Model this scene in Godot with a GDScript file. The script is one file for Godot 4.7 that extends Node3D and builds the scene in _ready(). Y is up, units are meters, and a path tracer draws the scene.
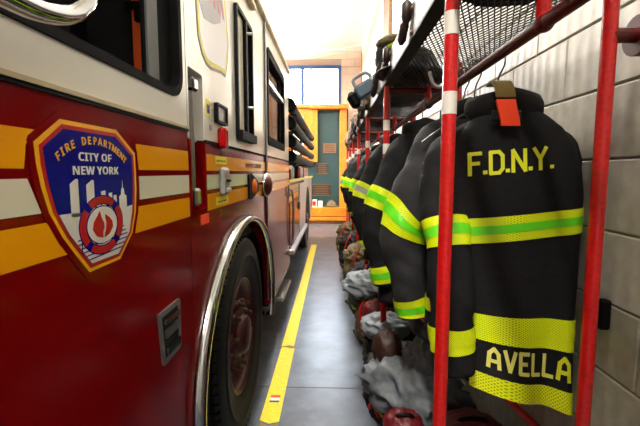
extends Node3D

var M := {}
var taken := {}
var rng := RandomNumberGenerator.new()
const SIDE := -0.46          # the plane of the engine's flank
const TRUCK := Transform3D(Basis(Vector3(0, 0, -1), Vector3(0, 1, 0), Vector3(1, 0, 0)), Vector3(-0.46, 0, 0))   # x runs down the flank, y up, z out of it

# ------------------------------------------------------------------ nodes
func numbered(called: String) -> String:
	var n: int = taken.get(called, 0)
	taken[called] = n + 1
	return called if n == 0 else "%s_%03d" % [called, n]

func tag(o: Node, label: String, category: String, group := "", kind := "") -> Node:
	o.set_meta("label", label)
	o.set_meta("category", category)
	if group: o.set_meta("group", group)
	if kind: o.set_meta("kind", kind)
	return o

func thing(called: String, at: Vector3, label: String, category: String, group := "", turn := 0.0) -> Node3D:
	var o := Node3D.new()
	o.name = numbered(called)
	add_child(o)
	o.position = at
	o.rotation.y = turn
	tag(o, label, category, group)
	return o

func new_st() -> SurfaceTool:
	var st := SurfaceTool.new()
	st.begin(Mesh.PRIMITIVE_TRIANGLES)
	return st

func done(st: SurfaceTool, keep_normals := false) -> ArrayMesh:
	if not keep_normals: st.generate_normals()
	return st.commit()

func put(called: String, mesh: Mesh, m: Material, parent: Node = null, at := Vector3.ZERO) -> MeshInstance3D:
	var o := MeshInstance3D.new()
	o.mesh = mesh
	o.material_override = m
	o.position = at
	if parent == null or parent == self:
		o.name = numbered(called)
		add_child(o)
	else:
		o.name = called
		parent.add_child(o, true)
	return o

func struct(called: String, mesh: Mesh, m: Material, label: String, category: String, at := Vector3.ZERO) -> MeshInstance3D:
	var o := put(called, mesh, m, self, at)
	tag(o, label, category, "", "structure")
	return o

# ------------------------------------------------------------------ shapes
func face(st: SurfaceTool, pts: Array, out: Vector3) -> void:
	var p0: Vector3 = pts[0]
	var p1: Vector3 = pts[1]
	var p2: Vector3 = pts[2]
	var ccw := (p1 - p0).cross(p2 - p0).dot(out) > 0.0
	for i in range(1, pts.size() - 1):
		st.add_vertex(pts[0])
		if ccw:
			st.add_vertex(pts[i + 1]); st.add_vertex(pts[i])
		else:
			st.add_vertex(pts[i]); st.add_vertex(pts[i + 1])

func box(st: SurfaceTool, c: Vector3, s: Vector3, ch := 0.0, b := Basis()) -> void:
	st.set_smooth_group(-1)
	var h := s * 0.5
	var k := minf(ch, minf(h.x, minf(h.y, h.z)) * 0.9)
	for ax in 3:
		for sg in [-1.0, 1.0]:
			var u := (ax + 1) % 3
			var v := (ax + 2) % 3
			var pts := []
			for q in [[-1, -1], [1, -1], [1, 1], [-1, 1]]:
				var p := Vector3()
				p[ax] = sg * h[ax]
				p[u] = q[0] * (h[u] - k)
				p[v] = q[1] * (h[v] - k)
				pts.append(c + b * p)
			var o := Vector3()
			o[ax] = sg
			face(st, pts, b * o)
			if k > 0.0:
				for sv in [-1.0, 1.0]:
					var e := []
					for q in [[0, -1], [0, 1], [1, 1], [1, -1]]:
						var p := Vector3()
						p[ax] = sg * (h[ax] - (k if q[0] else 0.0))
						p[u] = sv * (h[u] - (0.0 if q[0] else k))
						p[v] = q[1] * (h[v] - k)
						e.append(c + b * p)
					var oo := Vector3()
					oo[ax] = sg; oo[u] = sv
					face(st, e, b * oo)
	if k > 0.0:
		for x in [-1.0, 1.0]:
			for y in [-1.0, 1.0]:
				for z in [-1.0, 1.0]:
					var g := Vector3(x, y, z)
					face(st, [c + b * (g * Vector3(h.x, h.y - k, h.z - k)), c + b * (g * Vector3(h.x - k, h.y, h.z - k)), c + b * (g * Vector3(h.x - k, h.y - k, h.z))], b * g)

func box_mesh(s: Vector3, ch := 0.0, c := Vector3.ZERO, b := Basis()) -> ArrayMesh:
	var st := new_st()
	box(st, c, s, ch, b)
	return done(st)

# rings of equal length, joined along their order; uvs optional [us, vs] in metres
func loft(st: SurfaceTool, rings: Array, closed := true, uv: Array = [], smooth := 0) -> void:
	st.set_smooth_group(smooth)
	var n: int = rings[0].size()
	var m := n if closed else n - 1
	for i in rings.size() - 1:
		for j in m:
			var k := (j + 1) % n
			var q := [[i, j, j], [i + 1, j, j], [i + 1, k, j + 1], [i, j, j], [i + 1, k, j + 1], [i, k, j + 1]]
			for v in q:
				if uv: st.set_uv(Vector2(uv[0][v[2]], uv[1][v[0]]))
				st.add_vertex(rings[v[0]][v[1]])

func cap(st: SurfaceTool, ring: Array, out: Vector3) -> void:
	st.set_smooth_group(-1)
	var c := Vector3()
	for p in ring: c += p
	c /= ring.size()
	for j in ring.size():
		face(st, [c, ring[j], ring[(j + 1) % ring.size()]], out)

func tube(st: SurfaceTool, pts: Array, r, sides := 12, caps := true, flat := 1.0) -> void:
	var rings := []
	var up := Vector3.UP
	var t0: Vector3 = (pts[1] - pts[0]).normalized()
	if absf(t0.dot(up)) > 0.9: up = Vector3.RIGHT
	for i in pts.size():
		var a: Vector3 = pts[maxi(i - 1, 0)]
		var b: Vector3 = pts[mini(i + 1, pts.size() - 1)]
		var t := (b - a).normalized()
		var s := t.cross(up).normalized()
		up = s.cross(t).normalized()
		var rr: float = r if not (r is Array) else r[i]
		var ring := []
		for j in sides:
			var an := TAU * j / sides
			ring.append(pts[i] + (s * cos(an) * flat + up * sin(an)) * rr)
		rings.append(ring)
	rings.reverse()
	loft(st, rings)
	if caps:
		cap(st, rings[rings.size() - 1], pts[0] - pts[1])
		cap(st, rings[0], pts[pts.size() - 1] - pts[pts.size() - 2])

func tube_mesh(pts: Array, r, sides := 12, flat := 1.0) -> ArrayMesh:
	var st := new_st()
	tube(st, pts, r, sides, true, flat)
	return done(st)

func smooth_path(pts: Array, per := 6) -> Array:
	var out := []
	for i in pts.size() - 1:
		var a = pts[maxi(i - 1, 0)]; var b = pts[i]; var c = pts[i + 1]; var d = pts[mini(i + 2, pts.size() - 1)]
		for k in per:
			out.append(b.cubic_interpolate(c, a, d, float(k) / per))
	out.append(pts[pts.size() - 1])
	return out

# profile of [radius, height] turned about the local y axis
func lathe(st: SurfaceTool, prof: Array, xf: Transform3D, seg := 24, crisp := false) -> void:
	if crisp:
		for i in prof.size() - 1:
			lathe(st, [prof[i], prof[i + 1]], xf, seg)
		return
	var rings := []
	for p in prof:
		var ring := []
		for j in seg:
			var a := TAU * j / seg
			ring.append(xf * Vector3(p[0] * cos(a), p[1], p[0] * sin(a)))
		rings.append(ring)
	rings.reverse()
	loft(st, rings)

func prism(st: SurfaceTool, poly: PackedVector2Array, xf: Transform3D, d0: float, d1: float) -> void:
	st.set_smooth_group(-1)
	var idx := Geometry2D.triangulate_polygon(poly)
	for k in range(0, idx.size(), 3):
		var a := poly[idx[k]]; var b := poly[idx[k + 1]]; var c := poly[idx[k + 2]]
		if absf((b - a).cross(c - a)) < 1e-10: continue
		face(st, [xf * Vector3(a.x, a.y, d1), xf * Vector3(b.x, b.y, d1), xf * Vector3(c.x, c.y, d1)], xf.basis.z)
		face(st, [xf * Vector3(a.x, a.y, d0), xf * Vector3(b.x, b.y, d0), xf * Vector3(c.x, c.y, d0)], -xf.basis.z)
	var cw := Geometry2D.is_polygon_clockwise(poly)
	for i in poly.size():
		var a := poly[i]; var b := poly[(i + 1) % poly.size()]
		var e := b - a
		if e.length() < 1e-6: continue
		var n := Vector2(-e.y, e.x) if cw else Vector2(e.y, -e.x)
		face(st, [xf * Vector3(a.x, a.y, d0), xf * Vector3(b.x, b.y, d0), xf * Vector3(b.x, b.y, d1), xf * Vector3(a.x, a.y, d1)], xf.basis * Vector3(n.x, n.y, 0))

func prism_mesh(poly: Array, xf: Transform3D, d0: float, d1: float) -> ArrayMesh:
	var st := new_st()
	prism(st, PackedVector2Array(poly), xf, d0, d1)
	return done(st)

func rect(x0: float, y0: float, x1: float, y1: float) -> PackedVector2Array:
	return PackedVector2Array([Vector2(x0, y0), Vector2(x1, y0), Vector2(x1, y1), Vector2(x0, y1)])

func rrect(x0: float, y0: float, x1: float, y1: float, r: float, n := 5) -> PackedVector2Array:
	var o := PackedVector2Array()
	for k in 4:
		var c := Vector2([x1 - r, x0 + r, x0 + r, x1 - r][k], [y1 - r, y1 - r, y0 + r, y0 + r][k])
		for i in n + 1:
			var a := PI / 2 * (k + float(i) / n)
			o.append(c + Vector2(cos(a), sin(a)) * r)
	return o

# a plate with holes, cut into simple pieces along a vertical through each hole
func plate(outer: PackedVector2Array, holes: Array, xf: Transform3D, d0: float, d1: float) -> ArrayMesh:
	var pieces := [outer]
	for h in holes:
		var cx := 0.0
		for p in h: cx += p.x
		cx /= h.size()
		var next := []
		for pc in pieces:
			for half in [rect(-50, -50, cx, 50), rect(cx, -50, 50, 50)]:
				for a in Geometry2D.intersect_polygons(pc, half):
					for b in Geometry2D.clip_polygons(a, h): next.append(b)
		pieces = next
	var st := new_st()
	for pc in pieces: prism(st, pc, xf, d0, d1)
	return done(st)

func frame_mesh(outer: PackedVector2Array, inner: PackedVector2Array, xf: Transform3D, d0: float, d1: float) -> ArrayMesh:
	return plate(outer, [inner], xf, d0, d1)

# ridged, creased lump of cloth
func lump(st: SurfaceTool, c: Vector3, r: Vector3, seed_: int, amp := 0.25, freq := 2.2, squash := 0.0, b := Basis()) -> void:
	var nz := FastNoiseLite.new()
	nz.seed = seed_
	nz.frequency = freq
	nz.fractal_type = FastNoiseLite.FRACTAL_RIDGED
	nz.fractal_octaves = 3
	nz.noise_type = FastNoiseLite.TYPE_SIMPLEX_SMOOTH
	var rings := []
	for i in 25:
		var th := PI * i / 24.0
		var ring := []
		for j in 36:
			var ph := TAU * j / 36.0
			var d := Vector3(sin(th) * cos(ph), cos(th), sin(th) * sin(ph))
			var k := 1.0 + amp * nz.get_noise_3dv(d)
			var p := d * k * r
			if squash > 0.0: p.y = maxf(p.y, -r.y * (1.0 - squash))
			ring.append(c + b * p)
		rings.append(ring)
	rings.reverse()
	loft(st, rings)

func lump_mesh(r: Vector3, seed_: int, amp := 0.25, freq := 2.2, squash := 0.0, b := Basis(), c := Vector3.ZERO) -> ArrayMesh:
	var st := new_st()
	lump(st, c, r, seed_, amp, freq, squash, b)
	return done(st)

func text_into(st: SurfaceTool, s: String, cap_height: float, xf: Transform3D, bold := false) -> void:
	var f := SystemFont.new()
	f.font_names = PackedStringArray(["Droid Sans"])
	if bold: f.font_weight = 700
	var t := TextMesh.new()
	t.font = f
	t.text = s
	t.font_size = 64
	t.pixel_size = cap_height / 46.0
	t.depth = 0.0008
	t.horizontal_alignment = HORIZONTAL_ALIGNMENT_CENTER
	t.vertical_alignment = VERTICAL_ALIGNMENT_CENTER
	st.append_from(t, 0, xf)

# ------------------------------------------------------------------ materials
func mat(c: Color, rough := 0.6, metal := 0.0) -> StandardMaterial3D:
	var m := StandardMaterial3D.new()
	m.albedo_color = c
	m.roughness = rough
	m.metallic = metal
	return m

func noise_tex(freq: float, c0: Color, c1: Color, seed_ := 1, octaves := 4, size := 512) -> NoiseTexture2D:
	var n := FastNoiseLite.new()
	n.noise_type = FastNoiseLite.TYPE_SIMPLEX_SMOOTH
	n.frequency = freq
	n.seed = seed_
	n.fractal_octaves = octaves
	var t := NoiseTexture2D.new()
	t.width = size; t.height = size
	t.seamless = true
	t.noise = n
	var g := Gradient.new()
	g.set_color(0, c0); g.set_color(1, c1)
	t.color_ramp = g
	return t

func triplanar(m: StandardMaterial3D, scale: float, tex: Texture2D, bump: Texture2D = null, depth := 0.1) -> StandardMaterial3D:
	m.uv1_triplanar = true
	m.uv1_world_triplanar = true
	m.uv1_scale = Vector3.ONE * scale
	if tex: m.albedo_texture = tex
	if bump:
		m.heightmap_enabled = true
		m.heightmap_texture = bump
		m.heightmap_scale = depth
	return m

func materials() -> void:
	var grey := noise_tex(0.012, Color(0.35, 0.35, 0.35), Color(1, 1, 1), 3)
	var fine := noise_tex(0.08, Color(0.2, 0.2, 0.2), Color(1, 1, 1), 5)
	# paint on the engine
	M.red = mat(Color(0.44, 0.012, 0.022), 0.14); M.red.metallic_specular = 0.22
	M.white = mat(Color(0.90, 0.885, 0.84), 0.25)
	M.white.clearcoat_enabled = true; M.white.clearcoat = 0.5; M.white.clearcoat_roughness = 0.06
	M.gold = mat(Color(0.90, 0.60, 0.05), 0.15); M.gold.metallic_specular = 0.3
	M.cream = mat(Color(0.84, 0.82, 0.74), 0.15); M.cream.metallic_specular = 0.3
	M.chrome = mat(Color(0.70, 0.70, 0.71), 0.12, 1.0)
	M.steel = mat(Color(0.62, 0.62, 0.62), 0.35, 1.0)
	M.rubber = mat(Color(0.045, 0.045, 0.05), 0.8); M.rubber.metallic_specular = 0.2
	M.track = mat(Color(0.30, 0.31, 0.31), 0.6)
	M.worn_chrome = mat(Color(0.55, 0.54, 0.53), 0.3, 0.75)
	M.latch = mat(Color(0.60, 0.60, 0.58), 0.5, 0.3)
	M.tyre = triplanar(mat(Color(0.09, 0.088, 0.085), 0.75), 3.0, fine)
	M.black = mat(Color(0.04, 0.04, 0.045), 0.6); M.black.metallic_specular = 0.25
	M.dark = mat(Color(0.08, 0.08, 0.085), 0.85)
	M.glass = mat(Color(0.02, 0.02, 0.03, 0.25), 0.03); M.glass.metallic_specular = 0.3; M.glass.transparency = BaseMaterial3D.TRANSPARENCY_ALPHA
	M.clear_glass = mat(Color(0.9, 0.95, 1.0, 0.06), 0.02); M.clear_glass.transparency = BaseMaterial3D.TRANSPARENCY_ALPHA
	M.orange = mat(Color(1.0, 0.36, 0.03), 0.6)
	M.amber = mat(Color(0.95, 0.42, 0.03), 0.2)
	M.red_lens = mat(Color(0.62, 0.03, 0.03), 0.12)
	M.rim_red = mat(Color(0.27, 0.02, 0.022), 0.45)
	M.bronze = mat(Color(0.32, 0.21, 0.16), 0.5, 0.6)
	M.brass = mat(Color(0.72, 0.66, 0.52), 0.35, 0.6)
	M.gold_print = mat(Color(0.93, 0.68, 0.05), 0.35)
	M.red_print = mat(Color(0.68, 0.04, 0.06), 0.35)
	M.blue_print = mat(Color(0.025, 0.035, 0.46), 0.25); M.blue_print.metallic_specular = 0.3
	M.white_print = mat(Color(0.86, 0.85, 0.82), 0.35)
	M.yellow_print = mat(Color(0.93, 0.86, 0.12), 0.4)
	M.grey_print = mat(Color(0.40, 0.38, 0.46), 0.3)
	M.pale_print = mat(Color(0.86, 0.87, 0.9), 0.15)
	M.black_print = mat(Color(0.07, 0.07, 0.07), 0.4)
	M.treadplate = triplanar(mat(Color(0.68, 0.68, 0.68), 0.3, 1.0), 6.0, null, noise_tex(0.05, Color(0, 0, 0), Color(1, 1, 1), 8, 1), 0.15)
	M.hose = triplanar(mat(Color(0.15, 0.125, 0.115), 0.8), 4.0, grey)
	M.hose_bore = mat(Color(0.02, 0.02, 0.02), 0.9)
	# rack
	M.pole = triplanar(mat(Color(0.87, 0.04, 0.045), 0.25), 6.0, noise_tex(0.02, Color(0.78, 0.7, 0.7), Color(1, 1, 1), 4, 3))
	M.pole.clearcoat_enabled = true; M.pole.clearcoat = 0.6
	M.maroon = triplanar(mat(Color(0.46, 0.06, 0.06), 0.35), 8.0, noise_tex(0.015, Color(0.5, 0.5, 0.5), Color(1, 1, 1), 14, 4))
	M.white_tape = mat(Color(0.92, 0.90, 0.86), 0.45)
	M.beam = triplanar(mat(Color(0.66, 0.66, 0.68), 0.5, 0.0), 5.0, grey)
	M.mesh = mat(Color(0.10, 0.10, 0.115), 0.5, 0.3)
	M.pad = mat(Color(0.17, 0.10, 0.085), 0.45)
	M.wear = mat(Color(0.55, 0.42, 0.30), 0.8)
	# cloth
	var weave := noise_tex(0.25, Color(0.75, 0.75, 0.75), Color(1, 1, 1), 21, 2)
	M.coat = triplanar(mat(Color(0.14, 0.14, 0.148), 0.8), 6.0, weave, noise_tex(0.01, Color(0, 0, 0), Color(1, 1, 1), 31, 3), 0.15)
	M.coat.metallic_specular = 0.25
	M.coat_grey = triplanar(mat(Color(0.165, 0.165, 0.175), 0.85), 6.0, weave, noise_tex(0.01, Color(0, 0, 0), Color(1, 1, 1), 33, 3), 0.15)
	M.collar = triplanar(mat(Color(0.07, 0.07, 0.07), 0.9), 8.0, weave)
	var im := Image.create(64, 64, false, Image.FORMAT_RGB8)
	for y in 64:
		for x in 64:
			var a := absf(fposmod(x / 32.0, 1.0) - 0.5) + absf(fposmod(y / 32.0, 1.0) - 0.5)
			var b := absf(fposmod(x / 32.0 + 0.5, 1.0) - 0.5) + absf(fposmod(y / 32.0 + 0.5, 1.0) - 0.5)
			im.set_pixel(x, y, Color(0.62, 0.66, 0.42) if minf(a, b) < 0.22 else Color(1, 1, 1))
	var dots := ImageTexture.create_from_image(im)
	M.lime = mat(Color(0.93, 1.0, 0.02), 0.5)
	M.lime.albedo_texture = dots
	M.lime.uv1_scale = Vector3(70, 70, 1)
	M.hem_lime = mat(Color(0.93, 0.97, 0.04), 0.5)
	M.hem_lime.albedo_texture = dots
	M.hem_lime.uv1_scale = Vector3(48, 48, 1)
	M.green = mat(Color(0.40, 0.88, 0.12), 0.4)
	M.silver = mat(Color(0.66, 0.66, 0.62), 0.35)
	M.letters = mat(Color(0.90, 0.92, 0.14), 0.5)
	M.pale_letters = mat(Color(0.93, 0.91, 0.45), 0.5)
	M.olive = mat(Color(0.42, 0.35, 0.12), 0.7)
	M.neon = mat(Color(1.0, 0.27, 0.06), 0.5)
	M.wire = mat(Color(0.35, 0.35, 0.36), 0.3, 0.9)
	M.bag_grey = triplanar(mat(Color(0.45, 0.475, 0.50), 0.55), 3.0, noise_tex(0.02, Color(0.7, 0.7, 0.7), Color(1, 1, 1), 17))
	M.bag_pale = mat(Color(0.50, 0.53, 0.55), 0.7)
	M.tan = triplanar(mat(Color(0.50, 0.42, 0.28), 0.85), 4.0, noise_tex(0.02, Color(0.55, 0.55, 0.55), Color(1, 1, 1), 18))
	M.char = triplanar(mat(Color(0.13, 0.125, 0.125), 0.85), 4.0, grey)
	M.brown = mat(Color(0.20, 0.10, 0.075), 0.5)
	M.wine = mat(Color(0.38, 0.06, 0.09), 0.5)
	M.strap_red = mat(Color(0.72, 0.05, 0.05), 0.6)
	M.boot = mat(Color(0.08, 0.08, 0.08), 0.4)
	M.tool_orange = mat(Color(0.72, 0.20, 0.08), 0.5)
	M.blue_grey = mat(Color(0.27, 0.36, 0.43), 0.5)
	# room
	M.floor = triplanar(mat(Color(0.40, 0.425, 0.465), 0.34), 0.55, noise_tex(0.012, Color(0.66, 0.66, 0.67), Color(1, 1, 1), 40, 5), noise_tex(0.02, Color(0, 0, 0), Color(1, 1, 1), 41, 4), 0.12)
	M.joint = mat(Color(0.13, 0.13, 0.13), 0.9)
	M.tape = triplanar(mat(Color(0.97, 0.88, 0.02), 0.4), 2.0, noise_tex(0.03, Color(0.88, 0.86, 0.8), Color(1, 1, 1), 42, 5))
	M.tape_old = mat(Color(0.50, 0.42, 0.24), 0.8)
	var comb := Image.create(64, 8, false, Image.FORMAT_RGB8)
	for x in 64:
		var v := 0.5 + 0.5 * cos(TAU * x / 16.0)
		for y in 8: comb.set_pixel(x, y, Color(v, v, v))
	var comb_tex := ImageTexture.create_from_image(comb)
	M.blocks = []
	for k in 4:
		var c := Color(0.78, 0.755, 0.70).darkened(0.035 * k)
		M.blocks.append(triplanar(mat(c, 0.5), 4.0, noise_tex(0.015, Color(0.88, 0.88, 0.88), Color(1, 1, 1), 50 + k, 3, 256), comb_tex, 0.18))
	M.mortar = mat(Color(0.55, 0.52, 0.47), 0.9)
	M.far_block = mat(Color(0.82, 0.72, 0.64), 0.6)
	M.far_mortar = mat(Color(0.62, 0.52, 0.45), 0.9)
	M.plaster = mat(Color(0.90, 0.89, 0.86), 0.7)
	M.ceiling = mat(Color(0.93, 0.92, 0.88), 0.8)
	M.wood = triplanar(mat(Color(0.47, 0.30, 0.14), 0.5), 2.0, noise_tex(0.02, Color(0.6, 0.6, 0.6), Color(1, 1, 1), 60))
	M.pine = triplanar(mat(Color(0.88, 0.53, 0.10), 0.4), 2.0, noise_tex(0.008, Color(0.85, 0.8, 0.75), Color(1, 1, 1), 61))
	M.teal = mat(Color(0.01, 0.18, 0.19), 0.5)
	M.plaque = mat(Color(0.20, 0.13, 0.09), 0.4, 0.3)
	M.plaque_light = mat(Color(0.45, 0.33, 0.23), 0.4, 0.3)
	M.blue_frame = mat(Color(0.10, 0.24, 0.48), 0.4)
	M.tube_lamp = mat(Color(1, 1, 1), 0.5)
	M.tube_lamp.emission_enabled = true
	M.tube_lamp.emission = Color(1.0, 0.95, 0.86)
	M.tube_lamp.emission_energy_multiplier = 6.0

# ------------------------------------------------------------------ light and camera
func lamps() -> void:
	# pendants over the engine shine up and down; the pair over the near aisle shines down
	lamp_at(Vector3(-2.5, 4.25, -9.6), 42.0, 150.0, "strip light hanging over the far end of the engine")
	lamp_at(Vector3(-2.5, 4.25, -6.6), 40.0, 120.0, "strip light hanging over the middle of the engine")
	lamp_at(Vector3(-0.35, 4.35, -4.4), 18.0, 20.0, "strip light hanging over the middle of the aisle")
	lamp_at(Vector3(-0.40, 4.35, 0.9), 17.0, 8.0, "strip light hanging over the near aisle")

func lamp_at(p: Vector3, down: float, up: float, label: String) -> void:
	var t := thing("ceiling_light", p, "fluorescent " + label, "ceiling light", "strip lights hung from the ceiling")
	put("housing", box_mesh(Vector3(0.24, 0.05, 1.25), 0.01, Vector3(0, 0.0, 0)), M.white_print, t)
	for s in [-1, 1]:
		for h in [-1, 1]:
			put("tube", tube_mesh([Vector3(0.055 * s, 0.045 * h, -0.58), Vector3(0.055 * s, 0.045 * h, 0.58)], 0.019, 10), M.tube_lamp, t)
		put("rod", tube_mesh([Vector3(0, 0.02, 0.45 * s), Vector3(0, 4.8 - p.y, 0.45 * s)], 0.006, 8), M.white_print, t)
	for h in [-1, 1]:
		var l := AreaLight3D.new()
		l.name = "lamp_glow"
		l.area_size = Vector2(0.2, 1.2)
		l.area_normalize_energy = true
		l.light_color = Color(1.0, 0.975, 0.94)
		l.light_energy = down if h < 0 else up
		l.area_range = 30.0
		l.area_attenuation = 2.0
		l.shadow_enabled = true
		l.position = Vector3(0, 0.075 * h, 0)
		l.rotation.x = PI / 2 * h
		t.add_child(l, true)

func camera_and_sky() -> void:
	var cam := Camera3D.new()
	cam.name = "camera"
	add_child(cam)
	cam.fov = 55.36
	cam.near = 0.02
	cam.rotation = Vector3(deg_to_rad(-5.767), deg_to_rad(1.825), 0)
	cam.position = Vector3(0, 1.4, 0)
	cam.current = true
	var e := Environment.new()
	var sky := Sky.new()
	var sm := ProceduralSkyMaterial.new()
	sm.sky_top_color = Color(0.84, 0.90, 0.97)
	sm.sky_horizon_color = Color(0.95, 0.97, 0.99)
	sm.ground_bottom_color = Color(0.5, 0.5, 0.5)
	sm.ground_horizon_color = Color(0.8, 0.8, 0.8)
	sm.sky_energy_multiplier = 7.0
	sky.sky_material = sm
	e.background_mode = Environment.BG_SKY
	e.sky = sky
	e.tonemap_mode = Environment.TONE_MAPPER_LINEAR
	e.tonemap_exposure = 1.0
	e.sdfgi_enabled = true
	e.ssao_enabled = true
	e.ssil_enabled = true
	var w := WorldEnvironment.new()
	w.name = "environment"
	w.environment = e
	add_child(w)

# ------------------------------------------------------------------ the room
func room() -> void:
	var fl := struct("floor", box_mesh(Vector3(8, 0.2, 18), 0, Vector3(-3, -0.112, -3.5)), M.joint, "grey painted concrete floor of the engine bay, slightly glossy", "floor")
	var cuts := [5.5, 0.5, -2.52, -5.6, -8.7, -12.0]
	for i in cuts.size() - 1:
		for x in [[-6.9, -1.9], [-1.894, 0.78]]:
			var z0: float = cuts[i] - 0.003
			var z1: float = cuts[i + 1] + 0.003
			put("slab", box_mesh(Vector3(x[1] - x[0], 0.05, z0 - z1), 0.002, Vector3((x[0] + x[1]) / 2, -0.025, (z0 + z1) / 2)), M.floor, fl)
	# yellow tape with torn end, pieces
	var tp := put("lane_line", prism_mesh([Vector2(-0.41, 2.16), Vector2(-0.355, 2.13), Vector2(-0.30, 2.15), Vector2(-0.302, 3.1), Vector2(-0.31, 3.12), Vector2(-0.408, 3.13)], Transform3D(Basis(Vector3(1, 0, 0), Vector3(0, 0, -1), Vector3(0, 1, 0)), Vector3.ZERO), 0.0, 0.0012), M.tape, fl)
	tp.set_meta("label", "yellow floor tape line with torn near end")
	put("lane_line", prism_mesh([Vector2(-0.41, 3.135), Vector2(-0.31, 3.125), Vector2(-0.308, 7.75), Vector2(-0.412, 7.75)], Transform3D(Basis(Vector3(1, 0, 0), Vector3(0, 0, -1), Vector3(0, 1, 0)), Vector3.ZERO), 0.0, 0.0012), M.tape, fl)
	put("tape_scrap", prism_mesh([Vector2(-0.42, 2.0), Vector2(-0.31, 2.0), Vector2(-0.30, 2.14), Vector2(-0.355, 2.11), Vector2(-0.40, 2.15)], Transform3D(Basis(Vector3(1, 0, 0), Vector3(0, 0, -1), Vector3(0, 1, 0)), Vector3.ZERO), 0.0, 0.0008), M.tape_old, fl)
	put("floor_crack", prism_mesh([Vector2(-0.44, 3.10), Vector2(-0.38, 3.125), Vector2(-0.33, 3.10), Vector2(-0.30, 3.11), Vector2(-0.27, 3.115), Vector2(-0.26, 3.13), Vector2(-0.31, 3.14), Vector2(-0.35, 3.16), Vector2(-0.38, 3.15), Vector2(-0.43, 3.12)], Transform3D(Basis(Vector3(1, 0, 0), Vector3(0, 0, -1), Vector3(0, 1, 0)), Vector3.ZERO), 0.0, 0.002), M.tape_old, fl)
	var tf := Transform3D(Basis(Vector3(1, 0, 0), Vector3(0, 0, -1), Vector3(0, 1, 0)), Vector3.ZERO)
	var lab := tag(put("floor_sticker", prism_mesh([Vector2(-0.385, 2.34), Vector2(-0.325, 2.34), Vector2(-0.325, 2.42), Vector2(-0.385, 2.42)], tf, 0.0012, 0.0018), M.white_print), "small red white and black sticker on the yellow floor tape", "sticker")
	put("red_stripe", prism_mesh([Vector2(-0.385, 2.392), Vector2(-0.325, 2.392), Vector2(-0.325, 2.42), Vector2(-0.385, 2.42)], tf, 0.0018, 0.0022), M.neon, lab)
	put("black_stripe", prism_mesh([Vector2(-0.385, 2.34), Vector2(-0.325, 2.34), Vector2(-0.325, 2.358), Vector2(-0.385, 2.358)], tf, 0.0018, 0.0022), M.black_print, lab)
	struct("ceiling", box_mesh(Vector3(8.2, 0.2, 18.2), 0, Vector3(-3, 4.9, -3.5)), M.ceiling, "white ceiling, washed out by the lights", "ceiling")
	struct("wall_left", box_mesh(Vector3(0.2, 5.0, 18.2), 0, Vector3(-7, 2.4, -3.5)), M.plaster, "white wall beyond the fire engine", "wall")
	struct("wall_back", box_mesh(Vector3(8.2, 5.0, 0.2), 0, Vector3(-3, 2.4, 5.5)), M.plaster, "white wall at the street end of the bay", "wall")
	# right wall: mortar body, blocks on it low and near, plaster high and far
	var wr := struct("wall_right", box_mesh(Vector3(0.3, 5.0, 18.2), 0, Vector3(0.936, 2.4, -3.5)), M.mortar, "cream glazed block wall behind the coat rack", "wall")
	var course := 0.2035
	var sizes := {}
	for k in 11:
		var y0 := 0.012 + k * course
		if k == 0: y0 = 0.014
		var off := 0.253 if k % 2 == 0 else 0.049
		for i in 15:
			var z0 := 0.45 - off - 0.4065 * i
			var key := k % 2
			if not sizes.has(key): sizes[key] = box_mesh(Vector3(0.02, course - 0.006, 0.4005), 0.0035)
			put("block", sizes[key], M.blocks[(k * 7 + i * 3 + (i * k) % 5) % 4], wr, Vector3(0.79, y0 + course / 2, z0 - 0.2032))
	put("plaster", box_mesh(Vector3(0.02, 4.8 - 2.26, 5.9), 0, Vector3(0.79, (4.8 + 2.26) / 2, -2.75)), M.plaster, wr)
	put("plaster", box_mesh(Vector3(0.02, 4.8, 5.9), 0, Vector3(0.79, 2.4, -8.75)), M.plaster, wr)
	put("plaster", box_mesh(Vector3(0.02, 4.8, 5.2), 0, Vector3(0.79, 2.4, 2.82)), M.plaster, wr)
	struct("trim_1", box_mesh(Vector3(0.05, 4.8, 0.62), 0.006, Vector3(0.757, 2.4, -5.95)), M.wood, "brown timber post up the white right wall", "trim")
	struct("trim_2", box_mesh(Vector3(0.03, 4.6, 0.09), 0.004, Vector3(0.766, 2.3, -11.42)), M.pine, "thin honey timber strip in the far right corner", "trim")
	# far wall with its window
	var zf := -11.5
	var wf := struct("wall_far", box_mesh(Vector3(8.2, 3.0, 0.25), 0, Vector3(-3, 1.5, zf - 0.145)), M.far_mortar, "pinkish block wall at the far end around the blue window", "wall")
	put("pier", box_mesh(Vector3(8.2, 0.5, 0.25), 0, Vector3(-3, 4.56, zf - 0.145)), M.far_mortar, wf)
	put("pier", box_mesh(Vector3(0.9, 1.4, 0.25), 0, Vector3(0.66, 3.65, zf - 0.145)), M.far_mortar, wf)
	put("pier", box_mesh(Vector3(5.1, 1.4, 0.25), 0, Vector3(-4.45, 3.65, zf - 0.145)), M.far_mortar, wf)
	var cut := {}
	for k in 24:
		var y := 0.1 + 0.2035 * k
		var x_min := -2.2 if k >= 14 else 0.2
		if y > 3.0 - 0.1 and y < 4.31 + 0.1: x_min = 0.215
		for i in 9:
			var b := 0.78 - 0.406 * i + (0.203 if k % 2 else 0.0)
			var lo := maxf(b - 0.406, x_min)
			var hi := minf(b, 0.78)
			if hi - lo < 0.03: continue
			var key := roundi((hi - lo) * 1000)
			if not cut.has(key): cut[key] = box_mesh(Vector3(hi - lo - 0.006, 0.1975, 0.02), 0.003)
			put("block", cut[key], M.far_block, wf, Vector3((lo + hi) / 2, y, zf - 0.01))
	var wn := Node3D.new()
	wn.name = "window_1"
	add_child(wn)
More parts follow.
